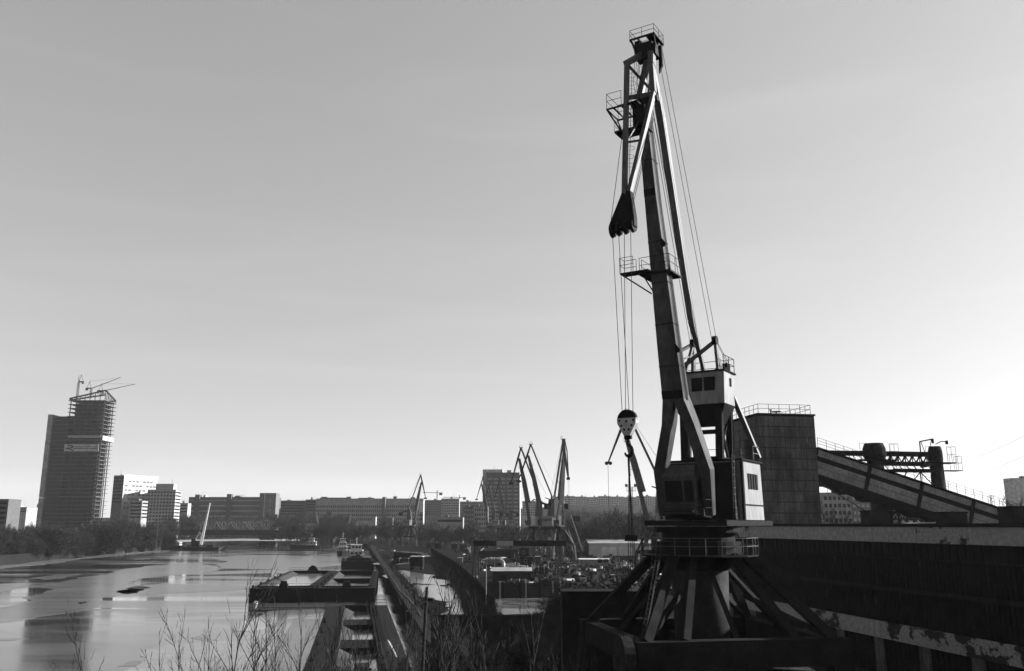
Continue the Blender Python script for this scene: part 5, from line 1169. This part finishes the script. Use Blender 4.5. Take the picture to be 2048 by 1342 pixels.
for k in range(1500):
    u, v = rn.uniform(870,1345), rn.uniform(1094,1192)
    if u < 870+(v-1094)*1.25+30: continue
    p = G(u,v,0); w_ = rn.choice((.4,.7,1.1,1.8,3.0)); h_ = rn.choice((.3,.5,.8,1.2)); a = rn.uniform(0,3); q0 = V((math.cos(a),math.sin(a),0))*w_; mi = rn.choice((0,0,0,0,0,1,1,2)) if h_ < 1.2 else rn.choice((0,0,0,1))
    if rn.random() < .3: m_.bar(p+V((0,0,.2)),p+q0*1.5+V((0,0,rn.uniform(.1,2.2))),.16,.12,mi=mi)
    else: m_.bar(p+V((0,0,h_/2)),p+q0+V((0,0,h_/2+rn.uniform(-.1,.2))),w_*.5,h_,mi=mi)
tag(m_.build('yard_scrap', [M('rust'),M('wood'),M('light_panel')]), 'jumble of dark scrap, timber and bright sheet metal filling the yard behind the fences', 'scrap', kind='stuff')
# cars
def car_proto(label, u, v, rz, mm, group='cars parked in the yard'):
    p = G(u, v, 0); t = thing('parked_car', label, 'car', p, rz, group); m = MB()
    m.prism([(-2.1,-.85,.3),(2.1,-.85,.3),(2.15,-.85,.8),(1.2,-.85,.95),(-1.9,-.85,.98),(-2.15,-.85,.8)],(0,1.7,0)); m.build('body', M(mm), t)
    m = MB(); m.hexa([(-1.7,-.8,.96),(1.15,-.8,.93),(1.15,.8,.93),(-1.7,.8,.96)],[(-1.2,-.62,1.45),(.45,-.62,1.45),(.45,.62,1.45),(-1.2,.62,1.45)]); m.build('glasshouse', M('glass_dark'), t)
    m = MB(); m.box(-1.22,.47,-.64,.64,1.45,1.5); m.build('roof', M(mm), t)
    for x in (-1.3,1.3):
        for y in (-.86,.66): m = MB(); m.tube((x,y,.32),(x,y+.2,.32),.32,n=12); m.build('wheel', M('tyre'), t)
    return t
for i,(u,v,rz,mm,lb_) in enumerate(((1112,1133,.1,'white_paint','white car leftmost in the row below the crane group'),(1126,1134,.0,'house_paint','grey car second in the row below the crane group'),(1140,1134,-.1,'white_paint','white car at the right end of the row below the crane group'),
      (786,1104,1.5,'white_paint','white car alone near the quay beyond the crawler crane'),(1290,1127,.2,'white_paint','white car seen between the struts of the nearest crane'),(1310,1129,.1,'dark_steel','dark car beside the white one between the crane struts'))): car_proto(lb_, u, v, rz, mm)
# storage tanks, pipes
def tank(label, u, v, r_, h_, mm='house_paint'):
    t = thing('storage_tank', label, 'tank', G(u,v,0)); m = MB(); m.tube((0,0,0),(0,0,h_),r_,n=18); m.build('shell', M(mm), t, True); m = MB(); m.tube((0,0,h_),(0,0,h_+.6),r_,.2,n=18); m.build('roof', M('facade_dark'), t); return t
tank('squat round tank left of the big tarpaulin heap', 935, 1108, 1.6, 2.6); tank('dark round tank behind the big tarpaulin heap', 1003, 1112, 1.8, 3.2, 'rust'); tank('pale vertical tank among the crane legs', 1090, 1112, 1.0, 3.8, 'light_panel')
# masts, poles
def pole(name, label, u, v0, vt, d=None, r_=.16, mm='dark_steel', lean=0, cat='pole', arm=None):
    p = G(u, v0, 0) if d is None else V((P(u,1050,d).x, d, 0)); zt_ = P(u, vt, p.y).z; t = thing(name, label, cat, p); m = MB(); m.tube((0,0,0),(lean,0,zt_),r_,r_*.7,n=7); m.build('shaft', M(mm), t)
    if arm: m = MB(); m.bar((lean+arm[0],0,zt_+arm[1]),(lean+arm[2],0,zt_+arm[3]),.12,.08); m.build('arm', M(arm[4]), t)
    return t
pole('lamp_pole','thin pale pole before the timber hut rising above the straight plank fence',1071-100+1,1222,1131,None,.09,'concrete_light')
for u,v0,vt,lb_ in ((851,1080,1046,'pale lamp pole just right of the lone distant crane'),(857,1080,1044,'second pale lamp pole right of the lone distant crane'),(726,1078,1034,'thin pale pole left of the lone distant crane'),(732,1078,1036,'thin pale pole standing close to the left of the crawler crane jib'),(1190,1092,1000,'tall thin pole in front of the hazy ridge'),(312,1098,1030,'pale pole on the left bank by the dark hulk'),(930,1075,1030,'thin pole left of the dark balcony block')):
    pole('lamp_pole', lb_, u, v0, vt, None, .14, 'concrete')
def lattice_mast(label, u, d, vb, vt, w_=1.6, lamps=True):
    z1 = P(u,vt,d).z; t = thing('floodlight_mast', label, 'mast', (P(u,1050,d).x,d,0)); m = MB(); n = int(z1/2.4)
    for sx in (-1,1):
        for sy in (-1,1): m.bar((sx*w_/2,sy*w_/2,0),(sx*w_/3,sy*w_/3,z1),.16)
    for k in range(n): f_ = .5-.17*k/n; z0, z2 = z1*k/n, z1*(k+1)/n; m.bar((-w_*f_,-w_*f_,z0),(w_*f_,-w_*f_,z2),.1); m.bar((w_*f_,w_*f_,z0),(-w_*f_,w_*f_,z2),.1)
    m.build('lattice', M('facade_dark'), t)
    if lamps:
        for k in (-1,1): m = MB(); m.bar((k*.2,0,z1),(k*2.8,0,z1+.2),.2); m.box(k*2.2-.6,k*2.2+.6,-.5,.5,z1+.2,z1+1.4); m.build('floodlight', M('dark_steel'), t)
        m = MB(); m.box(-2.2,2.2,-1,1,z1-2,z1-1.8); m.rail([(-2.2,-1,z1-1.8),(2.2,-1,z1-1.8)],r=.08,h=1.4); m.build('platform', M('facade_dark'), t)
lattice_mast('lattice floodlight mast right of the hanging slings', 1264, 430, 1060, 974)
lattice_mast('small lattice power mast at the right beyond the conveyor railing', 1988, 420, 1050, 990, 2.6, False)
# slanting crane jib beyond the gantry
t = thing('mobile_crane', 'mobile crane with a pale jib slanting up left beside the right end of the gantry', 'crane', G(1166,1112,0)); p = t.location
m_ = MB(); e = P(1142,1030,p.y)-p; m_.bar((0,0,2),e,.7,.7,.4,.4); m_.build('jib', M('light_panel'), t); m_ = MB(); m_.box(-1.4,3.2,-1,1.4,.6,2.2); m_.build('body', M('dark_steel'), t); m_ = MB(); m_.box(-1.6,-.4,-1.1,1.1,.8,2.9); m_.build('cab', M('house_paint'), t)
t = thing('sign_tower', 'dark box on posts behind the slanting pale jib', 'tower', (P(1151,1050,420).x,420,0)); m_ = MB(); w_ = P(1160,1040,420).x-P(1142,1040,420).x; m_.box(-w_/2,w_/2,0,3,P(1150,1042,420).z,P(1150,1032,420).z); m_.build('box', M('black_steel'), t)
for k in (-1,1): m_ = MB(); m_.bar((k*w_*.4,1,0),(k*w_*.4,1,P(1150,1042,420).z),.3); m_.build('post', M('dark_steel'), t)
# small crane jibs by the bridge
for (ub,vb,ut,vt,lb_) in ((642,1082,632,1026,'thin pale crane jib leaning left at the end of the bridge'),(692,1050,702,1028,'small grey crane jib leaning right above the moored boats')):
    p = G(ub,1084,0); t = thing('derrick', lb_, 'crane', p); e = P(ut,vt,p.y)-p; m_ = MB()
    a = V((0,0,1.5)) 
    for s_ in (-.6,.6): m_.bar(a+V((s_,0,0)),e+V((s_*.3,0,0)),.35)
    for k in range(14): q0 = a.lerp(e,k/14); q1 = a.lerp(e,(k+1)/14); sg_ = 1 if k%2 else -1; m_.bar(q0+V((-.5*sg_,0,0)),q1+V((.5*sg_,0,0)),.25)
    m_.build('jib', M('facade_mid'), t); m_ = MB(); m_.box(-2.5,2.5,-1.5,1.5,0,2.4); m_.build('body', M('dark_steel'), t)
# bright shed roofs beyond the ships
for u0,u1,vt,vb,d,lb_,mm in ((745,751,1033,1046,900,'small white panel building left of the lone distant crane','facade_mid'),(762,785,1036,1048,880,'low building with a patchy bright roof left of the lone distant crane','brick_dark'),(585,632,1046,1052,890,'low pitched sheds beyond the bridge end','facade_mid')):
    far_block('small_building', lb_, 'building', u0, u1, vt, d, 8, 'none', 1, 1, mm, vb=vb)
# power lines across the right of the sky
for i,(a,c) in enumerate((((2150,820),(1850,944)),((2150,866),(1820,986)),((2150,905),(1830,1014)),((2150,985),(1880,1010)))):
    p0 = P(a[0],a[1],150); p1 = P(c[0],c[1],420); t = thing('power_line', ('highest','second highest','third','lowest')[i]+' of the thin power lines slanting across the sky at the right edge', 'wire', p0, 0, 'power lines over the factory')
    m_ = MB(); pts = [V((0,0,0)).lerp(p1-p0,k/10)-V((0,0,4*(1-(k/5-1)**2)*.5)) for k in range(11)]; m_.path(pts,.028,n=4); m_.build('wire', M('rope'), t)
# ================================================================= TREES AND BUSHES (bare, winter)
def grow(mb_t, mb_c, rn, p, d, L_, r_, lev, maxlev, spread, twig_r, sides=4, droop=0.0, kids=(3,5), low=.35, ratio=(.45,.72)):
    # a limb of a few bent segments, carrying smaller ones
    n = 3; pts = [p]; q_ = p; dd = d.normalized()
    for k in range(n):
        bn_ = .18 if lev else .08; dd = (dd+V((rn.uniform(-bn_,bn_),rn.uniform(-bn_,bn_),rn.uniform(-.04,.2)-droop))).normalized(); q_ = q_+dd*(L_/n); pts.append(q_)
    for k in range(n):
        ra, rb = r_*(1-k*.25), r_*(1-(k+1)*.25)
        if lev == 0: mb_t.tube(pts[k],pts[k+1],ra,rb,n=6,cap=False)
        elif lev < maxlev: (mb_t if lev == 1 else mb_c).tube(pts[k],pts[k+1],ra,rb,n=sides if lev == 1 else 3,cap=False)
        else:
            a, c = pts[k], pts[k+1]; s_ = (c-a).cross(V((rn.uniform(-1,1),rn.uniform(-1,1),rn.uniform(-1,1)))).normalized()*twig_r; mb_c.face([a-s_,a+s_,c+s_*.6,c-s_*.6])
    if lev >= maxlev: return
    nk = rn.randint(*kids)+(2 if lev == 0 else 0)
    for k in range(nk):
        f = rn.uniform(.25 if lev else low,1.0); i = min(n-1,int(f*n)); b0 = pts[i].lerp(pts[i+1],f*n-i)
        az = rn.uniform(0,2*math.pi); base = (pts[i+1]-pts[i]).normalized(); o = base.orthogonal().normalized(); o2 = base.cross(o)
        nd = base*math.cos(spread)+(o*math.cos(az)+o2*math.sin(az))*math.sin(spread)*rn.uniform(.7,1.3)
        grow(mb_t,mb_c,rn,b0,nd,L_*rn.uniform(*ratio),r_*.5,lev+1,maxlev,spread,twig_r,sides,droop,kids,low,ratio)
def tree_mesh(seed, h, maxlev=4, spread=.55, trunk_r=None, twig_r=.03, kids=(3,5), stems=1, droop=0.0, low=.35, ratio=(.45,.72), stem=(.5,.62)):
    rn = random.Random(seed); t, c = MB(), MB()
    for s_ in range(stems):
        a = rn.uniform(0,6.3); d = V((math.cos(a)*.28*(stems>1),math.sin(a)*.28*(stems>1),1)); o = V((math.cos(a),math.sin(a),0))*rn.uniform(0,.12*h)*(stems>1)
        grow(t,c,rn,o,d,h*rn.uniform(*stem),trunk_r or h*.018,0,maxlev,spread,twig_r,kids=kids,droop=droop,low=low,ratio=ratio)
    return t, c
def make_tree(name, label, cat, seed, h, bark='bark', twig='twig', group=None, **k):
    t, c = tree_mesh(seed, h, **k); g = thing(name, label, cat, (0,0,0), 0, group); t.build('trunk', M(bark), g); c.build('crown', M(twig), g); return g
T = []
def place_tree(proto, used, loc_, s_, label, rz):
    if proto.name not in used: used.add(proto.name); proto.location = loc_; proto.rotation_euler[2] = rz; proto.scale = (s_,)*3; proto['label'] = label; return proto
    return dup(proto, loc_, rz, label, (s_,)*3)
used = set()
# dense rounded willows on the left bank
wl = [make_tree('willow_bush','x','bush',20+i,10,twig_r=.05,kids=(4,6),stems=22,spread=.75,trunk_r=.09,low=.05,group='bare bushes on the left bank') for i in range(3)]
lb = [(-70,1128,1.15,'bush cut by the left edge of the picture, lowest on the bank'),(-18,1123,1.2,'rounded bush at the left edge just above the ice line'),(22,1121,1.25,'large dark rounded bush left of the skyscraper foot'),(62,1119,1.15,'dense rounded bush right of the large left one'),(98,1116,1.3,'broad dark bush directly below the skyscraper podium'),
      (130,1113,1.3,'dark dense bush under the centre of the skyscraper'),(162,1111,1.25,'bush left of the pale birch stems on the bank'),(222,1108,1.2,'bush among the pale birch stems'),(255,1106,1.35,'tall fuzzy bush at the right end of the bank thicket'),(283,1104,1.3,'rightmost rounded bush of the bank thicket'),(45,1112,1.4,'taller bush behind the two rounded ones at left'),
      (5,1113,1.3,'back-row bush near the left edge'),(190,1106,1.4,'bush behind the leftmost birch'),(305,1101,.9,'low bush beside the dark hulk'),(335,1099,.7,'small bush behind the dark hulk')]
for i,(u,v,s_,l_) in enumerate(lb):
    g0 = G(u,v+2,WZ); d = V((g0.x,g0.y,0)).normalized(); p = V((g0.x,g0.y,0))+d*3; p.z = -2.6; d_f = p.y/400.0
    place_tree(wl[i%3], used, p, s_*.95*max(1,.95*d_f)*(.82+.36*((i*37%10)/10)), 'bare '+l_, i*1.3)
# birches
bi = [make_tree('birch','x','tree',40+i,15,bark='bark_pale',twig='twig',twig_r=.06,kids=(3,5),spread=.35,trunk_r=.22,group='pale birches on the left bank') for i in range(2)]
for i,(u,v,s_,l_) in enumerate(((172,1108,1.15,'leftmost pale birch on the bank'),(190,1110,1.25,'tall pale birch second from the left'),(208,1107,1.3,'tallest pale birch rising before the white office block'),(228,1108,1.2,'slanting pale birch right of the tallest one'),(246,1106,1.3,'pale birch before the small banded block'),(268,1106,1.1,'rightmost pale birch on the bank'))):
    g0 = G(u,v,WZ); d = V((g0.x,g0.y,0)).normalized(); p = V((g0.x,g0.y,0))+d*9; p.z = .2; q_ = place_tree(bi[i%2], used, p, s_*p.y/480, l_, i*2.1); q_.rotation_euler[1] = .06
# mid distance trees
md = [make_tree('bare_tree','x','tree',60+i,13,twig_r=.04,kids=(4,6),spread=.5,trunk_r=.22,bark='bark',twig='twig',group='bare trees beyond the yard') for i in range(3)]
lab = [(560,1088,820,1.3,'spreading bare tree above the bridge end'),(575,1088,790,1.5,'tall bare tree right of the truss span'),(700,1088,560,1.0,'bare tree left of the moored boats'),(712,1090,480,1.3,'pale-limbed bare tree above the moored boats'),(660,1088,640,1.2,'bare tree behind the tug at the bridge'),
       (780,1090,600,.9,'bare tree before the long office building'),(788,1090,560,1.0,'bare tree touching the lone distant crane'),(872,1090,560,1.0,'bare tree right of the billboard'),(900,1090,540,1.0,'bare tree under the far hammerhead crane'),(958,1090,600,1.3,'bare tree before the pale block'),(945,1090,580,1.1,'bare tree beside the balcony block'),
       (1145,1100,440,1.2,'bare tree behind the slanting pale jib'),(1205,1095,430,1.6,'big bare tree left of the hanging slings'),(1222,1095,420,1.4,'bare tree just left of the slings'),(1240,1095,450,1.6,'bare tree right behind the slings'),(1275,1098,430,1.5,'bare tree right of the floodlight mast'),(1290,1098,380,1.3,'bare tree beside the splayed jib foot'),
       (1180,1095,450,1.2,'bare tree above the warehouse gable'),(1160,1095,480,1.3,'bare tree at the edge of the sign box'),(1666,1046,200,1.25,'pale bare tree beside the elevator tower under the gallery'),(1700,1046,230,.9,'small bare tree by the thick conveyor pillar'),(1640,1046,240,1.0,'bare tree peeping behind the elevator tower edge'),
       (2030,1030,330,1.6,'bare tree at the foot of the hazy high-rise'),(1960,1030,420,1.3,'bare tree beyond the lower gallery railing'),(1900,1030,420,1.2,'bare tree beyond the slimmer pillar')]
for i,(u,v,d,s_,l_) in enumerate(lab): place_tree(md[i%3], used, V((P(u,1050,d).x,d,0)), s_, l_, i*1.7)
# far woods: a continuous grey fuzz that cannot be counted
def woods(name, label, bands, seed, twig='twig'):
    rn = random.Random(seed); c = MB(); protos = []
    for i in range(4):
        t_, c_ = tree_mesh(seed+i, 10, maxlev=3, twig_r=.075, kids=(5,7), stems=5, spread=.55, trunk_r=.12); pv = t_.v+c_.v; off = len(t_.v); pf = t_.f+[tuple(k+off for k in f) for f in c_.f]; protos.append((pv,pf))
    for (u0,u1,d0,d1,n,h0,h1) in bands:
        for k in range(n):
            u = rn.uniform(u0,u1); d = rn.uniform(d0,d1); x = P(u,1050,d).x; s_ = rn.uniform(h0,h1)/10; a = rn.uniform(0,6.3); ca, sa = math.cos(a)*s_, math.sin(a)*s_; pv, pf = protos[k%4]; o = len(c.v)
            c.v += [(x+ca*X-sa*Y, d+sa*X+ca*Y, .3+s_*Z) for X,Y,Z in pv]; c.f += [tuple(q_+o for q_ in f) for f in pf]; c.m += [0]*len(pf)
    ob = c.build(name, M(twig)); return tag(ob, label, 'trees', kind='stuff')
woods('woodland','low leafless woodland along the far bank behind the bridge',[(-60,350,560,880,60,8,15),(330,700,880,1020,70,10,26),(560,860,640,760,50,6,16)],101)
woods('woodland','leafless scrub and trees between the yard and the ridge',[(840,1140,520,700,50,7,13),(1130,1460,420,700,70,10,19),(1110,1480,1000,1240,70,16,30),(560,960,1130,1350,40,14,22),(1640,2080,380,640,60,9,17)],202)
# reeds along the fence foot
m_ = MB(); rn = random.Random(4)
fp = [G(u,v,0) for u,v in ((905,1140),(930,1164),(952,1188),(972,1214),(990,1236),(1005,1236))]
for k in range(5200):
    i = rn.randrange(len(fp)-1); p = fp[i].lerp(fp[i+1],rn.random())+V((rn.uniform(-3.2,.3)-abs(rn.gauss(0,.8)),rn.uniform(-2,1),0)); h_ = rn.uniform(.8,2.4); l_ = V((rn.uniform(-.3,.3),rn.uniform(-.3,.3),1))*h_; w_ = V((rn.uniform(-.04,.04),.0,0))+V((.02,0,0)); m_.face([p-w_,p+w_,p+l_])
tag(m_.build('reeds', M('reed')), 'dry pale reeds and grass along the foot of the plank fence', 'reeds', kind='stuff')
m_ = MB()
for k in range(5000):
    s_ = rn.uniform(82,420); p = QR(s_, LQ+abs(rn.gauss(0,1.6))+1.8, 0); h_ = rn.uniform(.3,1.3); l_ = V((rn.uniform(-.4,.4),rn.uniform(-.4,.4),1))*h_; w_ = V((.025,0,0)); m_.face([p-w_,p+w_,p+l_])
tag(m_.build('grass', M('reed')), 'dry grass growing along the quay behind its wall', 'grass', kind='stuff')
# ================================================================= FOREGROUND
cw = thing('concrete_wall', 'dark concrete yard wall whose straight top edge cuts off the icy ground', 'wall', P(868,1050,101)-V((0,0,14)), R(0)); p = cw.location
W_ = P(1128,1050,101).x-p.x; zt_ = P(1000,1230,101).z
for k in range(6): m_ = MB(); m_.box(W_*k/6+.03,W_*(k+1)/6-.03,0,.22,0,zt_-.03*(k%2)); m_.build('panel', M('concrete_dark'), cw)
m_ = MB()
for k in range(7): m_.box(W_*k/6-.12,W_*k/6+.12,-.12,.34,0,zt_+.02)
m_.build('post', M('concrete_dark'), cw)
# utility pole with a bright cross arm
p = P(845,1050,44)-V((0,0,14)); up_ = thing('utility_pole', 'leaning wooden pole with a bright slanted cross arm among the foreground twigs', 'pole', p); zt_ = P(855,1174,44).z
m_ = MB(); m_.tube((-.1,0,0),(.28,0,zt_),.11,.07,n=8); m_.build('shaft', M('wood'), up_); z0 = P(855,1207,44).z
m_ = MB(); m_.tube((-.68,-.12,z0-.36),(.40,-.12,z0+.18),.035,n=6); m_.build('cross_arm', M('white_paint'), up_); m_ = MB(); m_.box(.36,.6,-.2,-.02,z0+.12,z0+.24); m_.tube((-.25,0,z0-.1),(-.3,0,z0+.3),.04,n=6); m_.build('bracket', M('black_steel'), up_)
# pipes and scrap on the dark ground before the wall
def G2(u,v,z=0.3): return G(u,v,z)
rn = random.Random(12); plist = [((950,1262),(1045,1320),'long dark pipe slanting across the scrap ground'),((1000,1255),(1070,1300),'second dark pipe right of the longest one'),((905,1330),(1100,1322),'level pipe near the bottom of the picture'),((1030,1275),(1110,1330),'pipe lying nearest the black shed'),((890,1300),(960,1285),'short pipe left of the scrap ground')]
for i,(a,c,l_) in enumerate(plist):
    a3, c3 = G(a[0],a[1],.4), G(c[0],c[1],.4); t = thing('steel_pipe', l_, 'pipe', a3, 0, 'pipes lying before the concrete wall'); m_ = MB(); m_.tube((0,0,0),c3-a3,.2,n=10); m_.build('tube', M('dark_steel'), t); m_ = MB(); m_.tube(V((0,0,0)),(c3-a3)*.02,.28,n=10); m_.build('flange', M('rust'), t)
t = thing('pale_log', 'short pale leaning beam at the corner of the narrow barge', 'beam', G(793,1320,-1.0)); m_ = MB(); e = P(775,1284,G(793,1320,-1).y+3)-t.location; m_.bar((0,0,0),e,.5,.4); m_.build('beam', M('concrete_light'), t); m_ = MB(); m_.bar(e,e*1.02,.54,.44); m_.build('end_cap', M('concrete'), t)
m_ = MB()
for k in range(420):
    u, v = rn.uniform(860,1600), rn.uniform(1238,1352); p = G(u,v,0); r_ = rn.uniform(.1,.6); m_.bar(p+V((0,0,.1)),p+V((rn.uniform(-1.6,1.6),rn.uniform(-1.6,1.6),rn.uniform(.1,.8))),r_*.4,r_*.25)
tag(m_.build('scrap', M('rust')), 'dark loose scrap and debris covering the ground under the nearest crane', 'scrap', kind='stuff')
for i,(u,v,l_) in enumerate(((1515,1331,'leftmost bright plank on the ground behind the crane leg'),(1560,1334,'bright plank on the ground right beside the crane leg'),(1590,1338,'rightmost bright plank near the factory wall'))):
    p = G(u,v,.5); t = thing('plank_stack', l_, 'planks', p, R(-25), 'pale planks under the nearest crane'); m_ = MB()
    for k in range(3): m_.box(-2.0+.2*k,2.2-.3*k,-.5+k*.35,-.22+k*.35,0,.1+.06*k)
    m_.build('plank', M('light_panel'), t)
# foreground saplings, branch by branch
sp = [make_tree('sapling','x','sapling',80+i,7,bark='twig',twig='twig',twig_r=.012,kids=(5,8),spread=.5,trunk_r=.045,maxlev=2,ratio=(.22,.42),stem=(.9,.99),low=.4,group='bare saplings in the foreground') for i in range(4)]
fg = [(448,1246,1.0,'tall thin sapling leftmost of the dense group over the pale ice'),(472,1290,.8,'short sapling between the two tallest ones at left'),(508,1222,1.0,'tallest sapling in the middle of the pale ice'),(530,1232,1.0,'sapling leaning on the tallest one'),(562,1252,1.0,'sapling right of the tallest pair'),(500,1262,.9,'bushy sapling in front of the tallest one'),
      (603,1240,1.0,'sapling with wide twigs before the barge corner'),(630,1262,.9,'sapling against the narrow barge side'),(585,1290,.8,'low sapling between the wide-twigged one and the tallest pair'),(420,1288,.8,'low sapling at the left of the group'),(392,1300,.7,'very short sapling left of the group'),(318,1296,.7,'lone sapling on the ice edge at lower left'),(372,1290,.7,'lone forked sapling right of the ice edge'),
      (660,1270,.9,'sapling crossing the ice-covered hold'),(700,1255,.9,'sapling crossing the second hold'),(745,1265,1.0,'sapling near the pale leaning beam'),(800,1240,1.0,'sapling left of the utility pole'),(830,1225,1.0,'sapling just left of the pole arm'),(875,1190,1.1,'bushy sapling right of the utility pole'),(895,1200,1.1,'wide bush behind the pole, right side'),(915,1225,1.0,'sapling before the icy road end'),
      (945,1235,1.0,'sapling at the foot of the plank fence'),(985,1240,.9,'low sapling before the concrete wall'),(1020,1290,.8,'dark sapling below the concrete wall'),(1060,1295,.8,'dark sapling among the pipes'),(1100,1280,.9,'sapling beside the black shed'),(860,1255,1.0,'sapling wrapped round the utility pole'),(770,1285,.9,'sapling beside the pale beam'),(720,1300,.8,'low sapling under the barge hold'),(1130,1320,.7,'stunted sapling below the black shed'),(185,1292,.55,'crooked dark twig sticking up at lower left'),(1170,1325,.7,'seedy weed stem below the black shed, left'),(545,1300,.8,'low twiggy sapling at the bottom edge')]
for i,(u,v,s_,l_) in enumerate(fg):
    d = 36+(i*7)%15; z1 = P(u,v,d).z; p = V((P(u,1342,d).x,d,0)); h_ = z1
    q_ = place_tree(sp[i%4], used, p, 1, l_, i*2.4); k_ = h_/7.0; q_.scale = (k_*.75,k_*.75,k_)
th = [make_tree('thicket_bush','x','bush',130+i,5,bark='bark_pale',twig='bark_pale',twig_r=.010,kids=(4,5),stems=9,spread=.6,trunk_r=.025,low=.2,maxlev=3,stem=(.6,.9),ratio=(.3,.5),group='tangled bushes on the near bank') for i in range(2)]
for i,(u,v,d,l_) in enumerate(((690,1290,84,'tangled bush below the narrow barge hold'),(730,1300,80,'tangled bush under the pale leaning beam'),(790,1268,88,'tangled bush between the beam and the utility pole'),(835,1240,92,'tangled bush just left of the utility pole foot'),(872,1222,95,'tangled bush at the left end of the concrete wall'),(905,1235,92,'tangled bush before the left part of the concrete wall'),
      (650,1310,82,'tangled bush at the barge bow by the bottom edge'),(950,1262,88,'tangled dark bush before the middle of the concrete wall'),(1000,1275,84,'tangled dark bush among the long pipes'),(1075,1262,86,'tangled dark bush left of the black shed'),(760,1318,74,'tangled bush at the bottom, right of the beam'),(860,1300,72,'tangled bush at the bottom, right of the utility pole'),(560,1322,80,'tangled low bush at the bottom on the snow ice edge'),(470,1326,80,'tangled low bush at the bottom left of the tall saplings'))):
    p = V((P(u,1050,d).x,d,-.6)); z1 = P(u,v,d).z+.6; q_ = place_tree(th[i%2], used, p, 1, l_, i*1.9); k_ = z1/5.2; q_.scale = (k_*.95,k_*.95,k_)
# scrub behind the black shed and near the crane
for i,(u,v,d,s_,l_) in enumerate(((1135,1175,120,.55,'scrubby bush left above the black shed'),(1165,1175,115,.6,'scrubby bush above the middle of the black shed'),(1200,1175,118,.6,'scrubby bush above the right of the black shed'),(1235,1175,112,.5,'scrubby bush near the hanging slings'),(1110,1215,105,.45,'scrubby bush at the left edge of the black shed'))):
    place_tree(wl[i%3], used, V((P(u,1050,d).x,d,0)), s_, 'bare '+l_, i*2.0)
# ================================================================= HAZE
m_ = MB(); m_.box(-3050,3050,-200,4050,-4.2,190); hzo = m_.build('haze', [])
hm = bpy.data.materials.new('haze'); hm.use_nodes = True; hn = hm.node_tree.nodes; hn.remove(hn['Principled BSDF'])
pv = hn.new('ShaderNodeVolumePrincipled'); pv.inputs['Color'].default_value = (.9,.9,.9,1); pv.inputs['Density'].default_value = .00004; pv.inputs['Anisotropy'].default_value = .2
hm.node_tree.links.new(pv.outputs[0], hn['Material Output'].inputs['Volume']); hzo.data.materials.append(hm)
tag(hzo, 'thin pale winter haze over the river and city', 'haze', kind='stuff')
